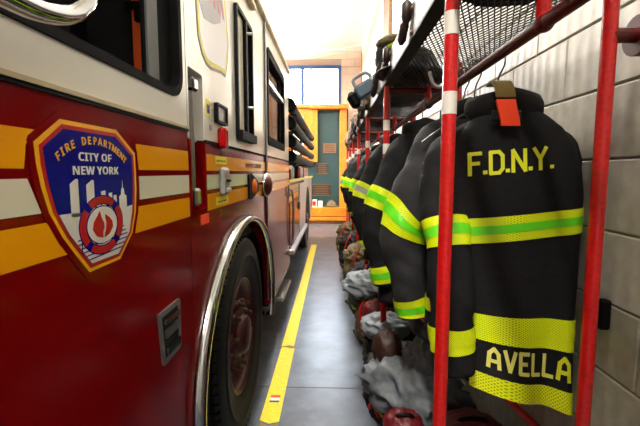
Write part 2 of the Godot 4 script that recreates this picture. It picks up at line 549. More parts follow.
	tag(wn, "blue framed window full of white daylight high in the far wall", "window", "", "structure")
	wn.position = Vector3(-0.85, 3.0, zf)
	var flat_z := Transform3D()
	put("window_frame", plate(rect(-1.06, 0, 1.06, 1.31), [rect(-0.98, 0.08, -0.05, 1.23), rect(0.05, 0.08, 0.98, 1.23)], flat_z, -0.08, 0.03), M.blue_frame, wn)
	for s in [-1, 1]:
		put("pane", box_mesh(Vector3(0.95, 1.16, 0.008), 0, Vector3(0.515 * s, 0.655, -0.04)), M.clear_glass, wn)
	tag(put("cable", tube_mesh(smooth_path([Vector3(-2.4, 4.3, -11.0), Vector3(-1.4, 4.4, -11.0), Vector3(-0.5, 4.52, -11.0), Vector3(0.3, 4.62, -11.0), Vector3(0.74, 4.7, -11.0)]), 0.012, 8), M.white_print), "thin pale conduit slanting across above the far window", "conduit")

# ------------------------------------------------------------------ the fire engine
func ellipse_arc(a: float, b: float, c: Vector2, n: int, y_min: float) -> PackedVector2Array:
	var o := PackedVector2Array()
	var s := asin(clampf((y_min - c.y) / b, -1, 1))
	for i in n + 1:
		var t := s + (PI - 2 * s) * i / n
		o.append(c + Vector2(a * cos(t), b * sin(t)))
	return o

func fire_engine() -> void:
	var t := Node3D.new()
	t.name = numbered("fire_engine")
	add_child(t)
	tag(t, "red and white fire engine with gold stripes along the left", "fire engine")
	var B := TRUCK
	var wheel_c := Vector2(2.10, 0.53)
	var arch := ellipse_arc(0.80, 0.60, wheel_c, 36, 0.30)
	var niche := rrect(1.305, 1.27, 1.452, 1.735, 0.012, 3)
	var win1 := rrect(-0.5, 1.628, 1.238, 2.34, 0.065, 6)
	var win2 := rrect(1.955, 1.572, 2.30, 2.165, 0.03, 4)
	var win3 := rrect(2.87, 1.61, 3.80, 2.24, 0.04, 4)
	# front door
	var fd := put("front_door", plate(rect(-0.9, 0.45, 1.286, 1.528), [], B, -0.04, 0), M.red, t)
	put("door_upper", plate(rect(-0.9, 1.540, 1.286, 2.42), [win1], B, -0.04, 0), M.white, fd)
	put("window_seal", frame_mesh(rrect(-0.51, 1.618, 1.248, 2.35, 0.07, 6), rrect(-0.48, 1.638, 1.224, 2.31, 0.055, 6), B, -0.03, 0.006), M.rubber, fd)
	put("window_stile", plate(rect(1.05, 1.63, 1.23, 2.32), [], B, -0.027, -0.020), M.rubber, fd)
	put("window_channel", plate(rect(1.062, 1.63, 1.125, 2.32), [], B, -0.020, -0.014), M.track, fd)
	put("window_pane", plate(rect(-0.48, 0.9, 1.22, 1.632), [], B, -0.036, -0.031), M.glass, fd)   # wound down
	put("molding", plate(rect(-0.9, 1.526, 1.286, 1.533), [], B, 0, 0.006), M.black, fd)
	put("molding", plate(rect(-0.9, 1.533, 1.286, 1.541), [], B, 0, 0.009), M.brass, fd)
	# recessed latch in the lower door
	var lh := put("door_latch", frame_mesh(PackedVector2Array([Vector2(1.018, 1.027), Vector2(1.160, 1.027), Vector2(1.168, 1.018), Vector2(1.165, 0.885), Vector2(1.155, 0.878), Vector2(1.045, 0.875), Vector2(1.035, 0.882)]), PackedVector2Array([Vector2(1.036, 1.012), Vector2(1.150, 1.012), Vector2(1.150, 0.893), Vector2(1.051, 0.891)]), B, 0, 0.005), M.worn_chrome, fd)
	put("latch_back", plate(rect(1.036, 0.89, 1.15, 1.013), [], B, 0.0, 0.003), M.black, lh)
	put("latch_bar", plate(rrect(1.045, 0.985, 1.145, 1.003, 0.006), [], B, 0.003, 0.012), M.chrome, lh)
	put("latch_bar", plate(rrect(1.055, 0.945, 1.145, 0.970, 0.006), [], B, 0.003, 0.008), M.steel, lh)
	put("latch_bar", plate(rrect(1.055, 0.899, 1.145, 0.921, 0.006), [], B, 0.003, 0.012), M.chrome, lh)
	# mid body and crew door
	var cab := put("cab_side", plate(rect(1.292, 0.45, 2.765, 1.506), [niche, arch], B, -0.04, 0), M.red, t)
	put("cab_upper", plate(rect(1.292, 1.512, 2.765, 2.42), [niche, win2], B, -0.04, 0), M.white, cab)
	put("molding", plate(rect(1.455, 1.503, 2.765, 1.514), [], B, 0, 0.007), M.rubber, cab)
	var cd := put("crew_door", plate(rect(2.773, 0.415, 4.2, 1.506), [arch], B, -0.04, 0.004), M.red, t)
	put("door_upper", plate(rect(2.773, 1.512, 4.2, 2.39), [win3], B, -0.04, 0.004), M.white, cd)
	put("molding", plate(rect(2.773, 1.503, 4.2, 1.514), [], B, 0, 0.009), M.rubber, cd)
	put("window_seal", frame_mesh(rrect(2.85, 1.59, 3.82, 2.26, 0.05, 4), rrect(2.90, 1.65, 3.77, 2.20, 0.03, 4), B, -0.02, 0.012), M.rubber, cd)
	put("window_bar", plate(rect(2.89, 2.02, 3.78, 2.05), [], B, -0.015, 0.008), M.steel, cd)
	put("window_pane", plate(rect(2.86, 1.6, 3.81, 2.25), [], B, -0.026, -0.020), M.glass, cd)
	put("hinge", tube_mesh([Vector3(SIDE + 0.008, 0.5, -2.77), Vector3(SIDE + 0.008, 2.38, -2.77)], 0.007, 8), M.steel, cd)
	var dh := put("door_handle", box_mesh(Vector3(0.02, 0.13, 0.03), 0.006, Vector3(SIDE + 0.02, 1.22, -4.05)), M.chrome, cd)
	put("keyhole", box_mesh(Vector3(0.006, 0.02, 0.012), 0.002, Vector3(SIDE + 0.032, 1.17, -4.05)), M.black, dh)
	# small framed crew window
	var cw := put("sliding_window", frame_mesh(rrect(1.935, 1.557, 2.315, 2.18, 0.02, 4), rrect(1.957, 1.60, 2.293, 2.16, 0.015, 4), B, -0.01, 0.016), M.black, t)
	put("window_pane", plate(rect(1.95, 1.58, 2.13, 2.17), [], B, -0.004, 0.002), M.cream, cw)
	put("window_pane", plate(rect(2.13, 1.58, 2.30, 2.17), [], B, -0.012, -0.006), M.glass, cw)
	put("window_stile", plate(rect(2.115, 1.59, 2.15, 2.16), [], B, 0.0, 0.02), M.black, cw)
	put("window_sill", plate(rect(1.94, 1.556, 2.31, 1.60), [], B, 0.0, 0.032), M.black, cw)
	for y in [1.73, 2.10]:
		put("window_catch", tube_mesh([Vector3(SIDE + 0.01, y, -2.13), Vector3(SIDE + 0.05, y, -2.14)], 0.008, 8), M.steel, cw)
	# roof and hollow inside
	var roof := put("roof", plate(PackedVector2Array([Vector2(-0.46, 2.40), Vector2(-0.50, 2.46), Vector2(-0.62, 2.49), Vector2(-2.8, 2.49), Vector2(-2.9, 2.40)]), [], Transform3D(Basis(Vector3(1, 0, 0), Vector3(0, 1, 0), Vector3(0, 0, 1)), Vector3.ZERO), -4.2, 0.9), M.white, t)
	put("rain_gutter", box_mesh(Vector3(0.03, 0.03, 2.0), 0.006, Vector3(SIDE + 0.012, 2.40, -3.25)), M.brass, roof)
	put("rain_gutter", box_mesh(Vector3(0.03, 0.03, 0.55), 0.006, Vector3(SIDE + 0.012, 2.315, -2.1)), M.brass, roof)
	put("far_side", box_mesh(Vector3(0.05, 2.0, 5.1), 0, Vector3(-2.88, 1.43, -1.65)), M.dark, t)
	put("cab_floor", box_mesh(Vector3(2.36, 0.05, 5.1), 0, Vector3(-1.69, 1.05, -1.65)), M.dark, t)
	put("bulkhead", box_mesh(Vector3(2.36, 1.45, 0.05), 0, Vector3(-1.69, 1.75, -4.18)), M.dark, t)
	put("bulkhead", box_mesh(Vector3(2.36, 0.6, 0.05), 0, Vector3(-1.69, 1.33, 0.9)), M.dark, t)
	put("windshield", box_mesh(Vector3(2.36, 0.80, 0.01), 0, Vector3(-1.69, 2.0, 0.9)), M.clear_glass, t)
	put("partition", box_mesh(Vector3(2.30, 1.30, 0.04), 0, Vector3(-1.71, 1.75, -1.36)), M.dark, t)
	put("headliner", box_mesh(Vector3(2.36, 0.03, 5.0), 0, Vector3(-1.69, 2.37, -1.65)), M.dark, t)
	var seat := put("seat", box_mesh(Vector3(0.55, 0.85, 0.18), 0.05, Vector3(-1.0, 1.75, -1.18)), M.black, t)
	put("cushion", box_mesh(Vector3(0.55, 0.18, 0.55), 0.05, Vector3(-1.0, 1.35, -0.9)), M.black, seat)
	var ob := put("grab_strap", box_mesh(Vector3(0.046, 0.95, 0.012), 0.003, Vector3(-0.572, 1.9, -1.235)), M.orange, t)
	ob.set_meta("label", "bright orange strap behind the front window")
	put("strap_clip", box_mesh(Vector3(0.075, 0.024, 0.02), 0.004, Vector3(-0.575, 1.885, -1.228)), M.black, ob)
	put("clip_pin", box_mesh(Vector3(0.02, 0.05, 0.02), 0.004, Vector3(-0.572, 1.862, -1.224)), M.black, ob)
	# chrome grab bar before the front window
	put("grab_bar", tube_mesh(smooth_path([Vector3(-0.405, 1.614, 0.3), Vector3(-0.40, 1.614, -0.2), Vector3(-0.40, 1.614, -0.47), Vector3(-0.40, 1.622, -0.58), Vector3(-0.40, 1.655, -0.655), Vector3(-0.40, 1.72, -0.685), Vector3(-0.41, 1.95, -0.685)], 8), 0.0155, 16), M.chrome, t)
	# niche with upright grab rail
	var nb := put("rail_niche", plate(rect(1.29, 1.255, 1.47, 1.75), [], B, -0.125, -0.12), M.white, t)
	put("niche_lining", frame_mesh(rrect(1.295, 1.262, 1.462, 1.506, 0.012, 3), rrect(1.306, 1.272, 1.451, 1.52, 0.01, 3), B, -0.12, 0.004), M.red, nb)
	put("niche_lining", plate(rect(1.30, 1.265, 1.46, 1.50), [], B, -0.12, -0.115), M.red, nb)
	for q in [[1.452, 1.50, 1.462, 1.745], [1.295, 1.50, 1.305, 1.745], [1.295, 1.735, 1.462, 1.745]]:
		put("niche_side", plate(rect(q[0], q[1], q[2], q[3]), [], B, -0.12, -0.03), M.white, nb)
	var gr := put("grab_rail", tube_mesh([Vector3(SIDE - 0.03, 1.285, -1.372), Vector3(SIDE - 0.03, 1.70, -1.372)], 0.022, 18), M.steel, t)
	put("rail_socket", box_mesh(Vector3(0.05, 0.045, 0.05), 0.008, Vector3(SIDE - 0.02, 1.69, -1.372)), M.chrome, gr)
	put("rail_socket", box_mesh(Vector3(0.05, 0.06, 0.05), 0.008, Vector3(SIDE - 0.02, 1.315, -1.372)), M.steel, gr)
	put("rail_label", box_mesh(Vector3(0.002, 0.03, 0.018), 0, Vector3(SIDE + 0.0055, 1.318, -1.365)), M.lime, gr)
	# stripes
	for s in [[1.405, 1.465, "gold"], [1.335, 1.390, "cream"], [1.258, 1.319, "gold"]]:
		var m: Material = M[s[2]]
		var mid: float = (s[0] + s[1]) / 2
		var cut := {1.435: [0.595, 0.955], 1.3625: [0.610, 0.953], 1.2885: [0.652, 0.938]}
		var e0 := 0.6; var e1 := 0.95
		for k in cut:
			if absf(k - mid) < 0.01:
				e0 = cut[k][0]; e1 = cut[k][1]
		var y0: float = s[0]; var y1: float = s[1]
		var lean0 := [Vector2(e0, y0), Vector2(e0, y1)]
		if mid > 1.4: lean0 = [Vector2(0.592, y0), Vector2(0.599, 1.442), Vector2(0.623, y1)]
		elif mid > 1.34: lean0 = [Vector2(0.622, y0), Vector2(0.597, y1)]
		else: lean0 = [Vector2(0.685, y0), Vector2(0.631, y1)]
		var lean1 := [Vector2(0.952, y1), Vector2(0.952, y0)]
		if mid > 1.4: lean1 = [Vector2(0.943, y1), Vector2(0.953, y0)]
		elif mid < 1.3: lean1 = [Vector2(0.944, y1), Vector2(0.922, y0)]
		var p1 := [Vector2(-0.9, y1), Vector2(-0.9, y0)] + lean0
		put("stripe", prism_mesh(p1, B, 0, 0.0015), m, fd)
		put("stripe", prism_mesh(lean1 + [Vector2(1.284, y0), Vector2(1.284, y1)], B, 0, 0.0015), m, fd)
		put("stripe", prism_mesh(Array(rect(1.466, y0, 2.763, y1)), B, 0, 0.0015), m, cab)
		put("stripe", prism_mesh(Array(rect(2.776, y0, 4.198, y1)), B, 0.004, 0.0055), m, cd)
	emblem(t)
	memorial(t)
	# fittings on the mid body
	var vt := put("side_lamp", frame_mesh(rrect(1.582, 1.592, 1.738, 1.668, 0.008, 3), rrect(1.597, 1.602, 1.722, 1.658, 0.006, 3), B, 0, 0.016), M.black, t)
	put("lamp_lens", plate(rect(1.595, 1.60, 1.725, 1.66), [], B, 0, 0.009), M.steel, vt)
	put("warning_sticker", plate(rect(1.485, 1.60, 1.535, 1.665), [], B, 0, 0.001), M.yellow_print, t)
	put("warning_sticker", plate(rect(1.495, 1.615, 1.525, 1.645), [], B, 0.001, 0.0016), M.blue_print, t)
	put("warning_sticker", plate(rect(1.52, 1.555, 1.55, 1.575), [], B, 0, 0.001), M.grey_print, t)
	var rl := put("marker_lamp", box_mesh(Vector3(0.026, 0.085, 0.085), 0.010, Vector3(SIDE + 0.013, 1.535, -1.66)), M.red_lens, t)
	rl.set_meta("label", "red marker lamp")
	put("lamp_rib", box_mesh(Vector3(0.034, 0.08, 0.012), 0.004, Vector3(SIDE + 0.015, 1.535, -1.64)), M.red_lens, rl)
	var lt := put("cabinet_latch", box_mesh(Vector3(0.022, 0.115, 0.10), 0.010, Vector3(SIDE + 0.011, 1.362, -1.675)), M.latch, t)
	put("latch_knob", box_mesh(Vector3(0.012, 0.012, 0.045), 0.003, Vector3(SIDE + 0.026, 1.365, -1.685)), M.black, lt)
	put("latch_knob", box_mesh(Vector3(0.012, 0.02, 0.06), 0.004, Vector3(SIDE + 0.026, 1.325, -1.68)), M.latch, lt)
	for y in [[1.432, 1.462, 1.58, 1.745], [1.268, 1.300, 1.585, 1.755]]:
		var yl := put("yellow_label", plate(rect(y[2], y[0], y[3], y[1]), [], B, 0, 0.0025), M.yellow_print, t)
		for k in 5:
			put("label_print", plate(rect(y[2] + 0.015 + 0.028 * k, y[0] + 0.009, y[2] + 0.036 + 0.028 * k, y[0] + 0.016), [], B, 0.0025, 0.003), M.olive, yl)
	put("orange_tag", plate(rect(1.39, 1.215, 1.475, 1.25), [], B, 0, 0.004), M.neon, t)
	# lettering on the upper gold stripe
	var wx := new_st()
	text_into(wx, "WWW.NYC.GOV/FDNY", 0.026, Transform3D(Basis(Vector3(0, 0, -1.3), Vector3(0, 1, 0), Vector3(1, 0, 0)), Vector3(SIDE + 0.002, 1.434, -2.36)))
	put("lettering", done(wx, true), M.black_print, t)
	# amber lamp on a black base and the bullet lamp behind it
	var al := put("turn_lamp", prism_mesh([Vector2(2.17, 1.255), Vector2(2.17, 1.385), Vector2(2.22, 1.395), Vector2(2.42, 1.345), Vector2(2.45, 1.315), Vector2(2.42, 1.285), Vector2(2.22, 1.25)], B, 0, 0.014), M.black, t)
	var st := new_st()
	lathe(st, [[0.0, 0.012], [0.02, 0.011], [0.036, 0.006], [0.043, 0.0]], Transform3D(Basis(Vector3(0, 0, -1.6), Vector3(1, 0, 0), Vector3(0, 1, 0)), Vector3(SIDE + 0.014, 1.318, -2.30)), 20)
	put("amber_lens", done(st), M.amber, al)
	var bl := put("bullet_lamp", lump_mesh(Vector3(0.035, 0.080, 0.11), 5, 0.0), M.chrome, t, Vector3(SIDE + 0.01, 1.315, -2.72))
	put("red_lens", lump_mesh(Vector3(0.036, 0.072, 0.095), 5, 0.0), M.rim_red, bl, Vector3(0.008, -0.002, 0.012))
	# wheel arch
	var rings := []
	var s0 := ellipse_arc(0.80, 0.60, wheel_c, 48, 0.36)
	var s1 := ellipse_arc(0.848, 0.645, wheel_c, 48, 0.36)
	for i in 49:
		var a: Vector2 = s0[i]; var b: Vector2 = s1[i]
		var ring := []
		for q in [[0.0, -0.03], [0.0, 0.012], [0.12, 0.026], [0.35, 0.036], [0.65, 0.036], [0.88, 0.026], [1.0, 0.008], [1.0, -0.002]]:
			var p := a.lerp(b, q[0])
			ring.append(B * Vector3(p.x, p.y, q[1]))
		rings.append(ring)
	var fs := new_st()
	loft(fs, rings, true)
	put("chrome_fender", done(fs), M.chrome, t)
	var wl := new_st()
	var r2 := []
	for d in [-0.04, -0.55]:
		var ring := []
		for p in s0: ring.append(B * Vector3(p.x, p.y, d))
		r2.append(ring)
	loft(wl, r2, false)
	var ws := put("wheel_well", done(wl), M.rubber, t)
	put("well_back", plate(rect(1.2, 0.36, 3.0, 1.2), [], B, -0.58, -0.55), M.dark, ws)
	put("chassis", box_mesh(Vector3(1.4, 0.5, 9.5), 0, Vector3(-1.75, 0.72, -4.0)), M.dark, t)
	wheel(t, Vector3(SIDE - 0.012, 0.53, -2.10))
	wheel(t, Vector3(SIDE - 0.03, 0.53, -7.55))
	# step and sills
	put("door_step", box_mesh(Vector3(0.10, 0.035, 0.62), 0.008, Vector3(SIDE - 0.02, 0.28, -3.78)), M.treadplate, t)
	put("sill", box_mesh(Vector3(0.05, 0.03, 1.4), 0.006, Vector3(SIDE - 0.02, 0.425, -3.50)), M.steel, t)
	put("cab_skirt", box_mesh(Vector3(0.06, 0.03, 2.1), 0.006, Vector3(SIDE - 0.03, 0.455, -0.2)), M.steel, t)
	# pump body behind the cab
	var pb := put("pump_body", plate(rect(4.26, 0.52, 6.55, 1.27), [], B, -0.30, -0.01), M.red, t)
	for s in [[1.19, 1.25, "cream"], [1.08, 1.15, "gold"], [1.155, 1.185, "cream"]]:
		put("stripe", prism_mesh(Array(rect(4.30, s[0], 5.50, s[1])), B, -0.01, -0.006), M[s[2]], pb)
	put("compartment_door", plate(rrect(4.32, 0.56, 5.50, 1.06, 0.02, 3), [], B, -0.01, 0.002), M.red, pb)
	put("compartment_door", plate(rrect(5.56, 0.56, 6.50, 1.24, 0.02, 3), [], B, -0.01, 0.004), M.steel, pb)
	put("panel_handle", box_mesh(Vector3(0.02, 0.10, 0.06), 0.005, Vector3(SIDE + 0.012, 0.95, -5.42)), M.chrome, pb)
	put("top_ledge", box_mesh(Vector3(0.62, 0.035, 4.75), 0.005, Vector3(-0.78, 1.29, -6.62)), M.treadplate, t)
	put("ledge_edge", box_mesh(Vector3(0.012, 0.03, 4.7), 0.003, Vector3(SIDE + 0.004, 1.30, -6.62)), M.yellow_print, t)
	put("inner_wall", box_mesh(Vector3(0.05, 1.7, 4.8), 0, Vector3(-1.1, 1.45, -6.62)), M.dark, t)
	put("rear_body", plate(rect(6.6, 0.45, 8.95, 1.27), [ellipse_arc(0.66, 0.60, Vector2(7.55, 0.53), 24, 0.30)], B, -0.05, -0.01), M.steel, t)
	put("rear_well", box_mesh(Vector3(0.05, 1.0, 2.4), 0, Vector3(-0.98, 0.8, -7.75)), M.dark, t)
	put("running_board", box_mesh(Vector3(0.12, 0.05, 2.3), 0.008, Vector3(SIDE - 0.01, 0.545, -5.4)), M.treadplate, t)
	put("hand_rail", tube_mesh(smooth_path([Vector3(SIDE - 0.02, 0.6, -4.3), Vector3(SIDE + 0.03, 0.68, -4.32), Vector3(SIDE + 0.03, 1.15, -4.32), Vector3(SIDE - 0.02, 1.22, -4.3)], 5), 0.012, 10), M.chrome, t)
	for u in [4.6, 6.2, 7.9]:
		var br := put("hose_bracket", box_mesh(Vector3(0.03, 0.85, 0.05), 0.004, Vector3(-0.62, 1.75, -u)), M.black, t)
		for y in [1.495, 1.655, 1.845, 2.03]:
			put("bracket_arm", box_mesh(Vector3(0.22, 0.012, 0.045), 0.003, Vector3(-0.515, y, -u)), M.black, br)
	put("hose_cover", box_mesh(Vector3(0.40, 0.02, 4.4), 0.003, Vector3(-0.85, 2.0, -6.5)), M.dark, t)
	# four hard suction hoses lying in the brackets
	var names := ["topmost black suction hose along the engine's side, open end toward us", "second black suction hose from the top of the stack on the engine", "third black suction hose down the stack on the engine's side", "lowest black suction hose above the engine's pump ledge"]
	var ys := [2.098, 1.913, 1.722, 1.560]
	for k in 4:
		var hz := thing("suction_hose", Vector3(-0.455, ys[k] - 0.062, -6.42), names[k], "hose", "suction hoses on the engine")
		var ax := Transform3D(Basis(Vector3(1, 0, 0), Vector3(0, 0, 1), Vector3(0, -1, 0)), Vector3(0, 0.062, 0))
		var hs := new_st()
		var prof := []
		for i in 85:
			prof.append([0.056 + (0.002 if i % 2 else -0.0015), -2.1 + 4.2 * i / 84.0])
		lathe(hs, prof, ax, 20)
		put("sleeve", done(hs), M.hose, hz)
		for e in [-1, 1]:
			var cs := new_st()
			var y0: float = 1.98 * e; var y1: float = 2.16 * e
			lathe(cs, [[0.057, y0], [0.064, y0 + 0.01 * e], [0.064, y1], [0.047, y1], [0.045, y1 - 0.1 * e]] if e > 0 else [[0.045, y1 + 0.1], [0.047, y1], [0.064, y1], [0.064, y0 - 0.01], [0.057, y0]], ax, 20, true)
			var cp := put("coupling", done(cs), M.rubber, hz)
			var bs := new_st()
			lathe(bs, [[0.0, y1 - 0.05 * e], [0.047, y1 - 0.05 * e]], ax, 20)
			put("bore", done(bs), M.hose_bore, cp)
	# bottles and tins on the ledge
	var bt := [[-5.0, "red", 0.16, 0.045], [-5.35, "white_print", 0.20, 0.05], [-5.9, "black", 0.22, 0.06], [-6.4, "red_print", 0.2, 0.05], [-6.9, "white_print", 0.22, 0.05], [-7.3, "red_print", 0.24, 0.05]]
	var words := ["short red canister, nearest on the engine's pump ledge", "white plastic bottle just past the red canister on the ledge", "squat black canister midway along the pump ledge", "red can past the black canister on the ledge", "white can between two red ones on the far ledge", "tall red can at the far end of the pump ledge"]
	for k in bt.size():
		var c: Array = bt[k]
		var o := thing("canister", Vector3(-0.56, 1.3075, c[0]), words[k], "canister", "canisters on the pump ledge")
		var cs := new_st()
		var r: float = c[3]; var h: float = c[2]
		lathe(cs, [[0, 0], [r, 0], [r, h * 0.72], [r * 0.45, h * 0.88], [r * 0.4, h * 0.9], [0, h * 0.9]], Transform3D(), 16, true)
		put("can", done(cs), M[c[1]], o)
		var c2 := new_st()
		lathe(c2, [[r * 0.48, h * 0.88], [r * 0.48, h], [0, h]], Transform3D(), 14, true)
		put("cap", done(c2), M.black, o)

func wheel(t: Node3D, at: Vector3) -> void:
	var X := Transform3D(Basis(Vector3(0, 0, 1), Vector3(1, 0, 0), Vector3(0, 1, 0)), Vector3.ZERO)   # lathe axis along world x
	var st := new_st()
	lathe(st, [[0.30, -0.30], [0.44, -0.315], [0.50, -0.30], [0.525, -0.28]], X, 64)
	var tr := [[0.525, -0.28]]
	for k in 4:
		var y := -0.28 + 0.0625 * k
		tr.append_array([[0.53, y + 0.006], [0.53, y + 0.049], [0.515, y + 0.051], [0.515, y + 0.061]])
	tr.append_array([[0.53, -0.024], [0.527, -0.01]])
	lathe(st, tr, X, 64, true)
	lathe(st, [[0.527, -0.01], [0.515, 0.0], [0.49, 0.008], [0.46, 0.012], [0.43, 0.012]], X, 64)
	lathe(st, [[0.43, 0.012], [0.427, 0.016], [0.422, 0.016], [0.418, 0.012]], X, 64, true)
	lathe(st, [[0.418, 0.012], [0.37, 0.006], [0.325, -0.004], [0.30, -0.02], [0.295, -0.05]], X, 64)
	var w := put("wheel", done(st), M.tyre, t, at)
	var sp := new_st()
	for k in 72:
		var a := TAU * k / 72
		var b := Basis(Vector3(1, 0, 0), a)
		box(sp, b * Vector3(-0.014, 0.522, 0), Vector3(0.03, 0.014, 0.006), 0, b)
	put("tread_lug", done(sp), M.rubber, w).set_meta("kind", "stuff")
	var rs := new_st()
	lathe(rs, [[0.297, -0.06], [0.305, -0.012], [0.29, -0.008], [0.283, -0.03], [0.27, -0.055], [0.21, -0.075], [0.16, -0.06], [0.145, -0.03], [0.10, -0.02], [0.0, -0.02]], X, 48)
	put("rim", done(rs), M.rim_red, w)
	var hs := new_st()
	lathe(hs, [[0.105, -0.02], [0.10, 0.005], [0.085, 0.018], [0.06, 0.024], [0.0, 0.026]], X, 32)
	put("hub", done(hs), M.rim_red, w)
	for k in 10:
		var a := TAU * k / 10 + 0.1
		var c := Vector3(0, cos(a) * 0.168, sin(a) * 0.168)
		var ns := new_st()
		lathe(ns, [[0.026, -0.062], [0.026, -0.025], [0.02, -0.02], [0.0125, -0.02], [0.0125, 0.004], [0.008, 0.008], [0, 0.008]], Transform3D(X.basis, c), 6, true)
		put("lug_nut", done(ns), M.bronze, w)

func emblem(t: Node3D) -> void:
	var B := TRUCK
	var outer := [Vector2(0.614, 1.446), Vector2(0.678, 1.4885), Vector2(0.855, 1.4885), Vector2(0.932, 1.443), Vector2(0.9335, 1.40), Vector2(0.932, 1.358), Vector2(0.925, 1.309), Vector2(0.905, 1.263), Vector2(0.847, 1.214), Vector2(0.736, 1.212), Vector2(0.702, 1.249), Vector2(0.667, 1.289), Vector2(0.638, 1.334), Vector2(0.624, 1.376), Vector2(0.617, 1.41)]
	var redin := [Vector2(0.624, 1.442), Vector2(0.681, 1.4805), Vector2(0.852, 1.4805), Vector2(0.9235, 1.438), Vector2(0.925, 1.40), Vector2(0.9235, 1.359), Vector2(0.916, 1.308), Vector2(0.898, 1.264), Vector2(0.843, 1.2205), Vector2(0.739, 1.2195), Vector2(0.708, 1.253), Vector2(0.676, 1.289), Vector2(0.6465, 1.334), Vector2(0.633, 1.376), Vector2(0.626, 1.41)]
	var blue := [Vector2(0.632, 1.439), Vector2(0.684, 1.473), Vector2(0.849, 1.473), Vector2(0.913, 1.435), Vector2(0.9145, 1.40), Vector2(0.912, 1.359), Vector2(0.904, 1.312), Vector2(0.888, 1.268), Vector2(0.838, 1.2275), Vector2(0.743, 1.2275), Vector2(0.714, 1.258), Vector2(0.683, 1.292), Vector2(0.655, 1.334), Vector2(0.6415, 1.376), Vector2(0.635, 1.41)]
	var grown := Geometry2D.offset_polygon(PackedVector2Array(outer), 0.013)
	var em := put("emblem", prism_mesh(Array(grown[0]), B, 0, 0.0018), M.red, t)
	em.set_meta("label", "blue shield emblem of the city fire department")
	put("gold_border", prism_mesh(outer, B, 0.0018, 0.0026), M.gold_print, em)
	put("red_border", prism_mesh(redin, B, 0.0026, 0.0032), M.red_print, em)
	put("blue_field", prism_mesh(blue, B, 0.0032, 0.0038), M.blue_print, em)
	# white ground and skyline, cut to the field
	var sk := new_st()
	var shapes := [
		[Vector2(0.60, 1.329), Vector2(0.69, 1.328), Vector2(0.831, 1.318), Vector2(0.95, 1.331), Vector2(0.95, 1.20), Vector2(0.60, 1.20)],
		[Vector2(0.691, 1.32), Vector2(0.691, 1.379), Vector2(0.708, 1.388), Vector2(0.714, 1.387), Vector2(0.714, 1.32)],
		[Vector2(0.738, 1.32), Vector2(0.738, 1.376), Vector2(0.756, 1.385), Vector2(0.762, 1.384), Vector2(0.762, 1.32)],
		[Vector2(0.768, 1.32), Vector2(0.768, 1.350), Vector2(0.782, 1.352), Vector2(0.782, 1.32)],
		[Vector2(0.785, 1.32), Vector2(0.785, 1.362), Vector2(0.800, 1.363), Vector2(0.800, 1.32)],
		[Vector2(0.812, 1.32), Vector2(0.812, 1.357), Vector2(0.824, 1.358), Vector2(0.824, 1.32)],
		[Vector2(0.829, 1.32), Vector2(0.829, 1.352), Vector2(0.841, 1.352), Vector2(0.841, 1.32)],
		[Vector2(0.852, 1.32), Vector2(0.852, 1.348), Vector2(0.860, 1.352), Vector2(0.862, 1.364), Vector2(0.866, 1.366), Vector2(0.867, 1.382), Vector2(0.868, 1.366), Vector2(0.872, 1.364), Vector2(0.874, 1.352), Vector2(0.882, 1.348), Vector2(0.882, 1.32)]]
	for p in shapes:
		for q in Geometry2D.intersect_polygons(PackedVector2Array(p), PackedVector2Array(blue)):
			prism(sk, q, B, 0.0038, 0.0043)
	put("skyline", done(sk), M.white_print, em)
	# blue hatch: tower sides and water lines
	var ln := new_st()
	for a in [[0.7145, 1.25, 0.7165, 1.387], [0.7625, 1.28, 0.7645, 1.384], [0.722, 1.27, 0.725, 1.37], [0.73, 1.27, 0.7325, 1.35], [0.7835, 1.32, 0.7848, 1.352], [0.8265, 1.32, 0.828, 1.352]]:
		prism(ln, rect(a[0], a[1], a[2], a[3]), B, 0.0043, 0.0047)
	for k in 7:
		var y := 1.236 + 0.0085 * k
		var w := 0.09 - 0.006 * absf(k - 1)
		for q in Geometry2D.intersect_polygons(PackedVector2Array([Vector2(0.80 - w - 0.03, y - 0.003), Vector2(0.80 + w, y + 0.004), Vector2(0.80 + w, y + 0.0062), Vector2(0.80 - w - 0.03, y - 0.0008)]), PackedVector2Array(blue)):
			prism(ln, q, B, 0.0043, 0.0047)
	put("water_lines", done(ln), M.blue_print, em)
	# life ring, disc and flame
	var c := Vector2(0.784, 1.2965)
	var rg := new_st()
	var bd := new_st()
	var dk := new_st()
	for seg in 4:
		var a0 := TAU * seg / 4 + PI / 4 + 0.13
		var a1 := TAU * (seg + 1) / 4 + PI / 4 - 0.13
		for pair in [[rg, 0.074, 0.0565, 0.056, 0.0425, 0.0056, 0.0], [bd, 0.0765, 0.0585, 0.0535, 0.0405, 0.0051, 0.035]]:
			var poly := PackedVector2Array()
			for i in 13:
				var a := lerpf(a0 - pair[6], a1 + pair[6], i / 12.0)
				poly.append(c + Vector2(cos(a) * pair[1], sin(a) * pair[2]))
			for i in 13:
				var a := lerpf(a1 + pair[6], a0 - pair[6], i / 12.0)
				poly.append(c + Vector2(cos(a) * pair[3], sin(a) * pair[4]))
			prism(pair[0], poly, B, 0.0047, pair[5])
	for seg in 4:
		var a := TAU * seg / 4 + PI / 4
		for o in [-0.09, 0.0, 0.09]:
			var d := Vector2(cos(a + o), sin(a + o))
			var n := Vector2(-d.y, d.x) * 0.0025
			var p := c + d * Vector2(0.054, 0.041); var q := c + d * Vector2(0.076, 0.058)
			prism(bd, PackedVector2Array([p - n, q - n, q + n, p + n]), B, 0.0047, 0.0054)
	put("life_ring_edge", done(bd), M.blue_print, em)
	put("life_ring", done(rg), M.red_print, em)
	var disc := PackedVector2Array(); var disc2 := PackedVector2Array()
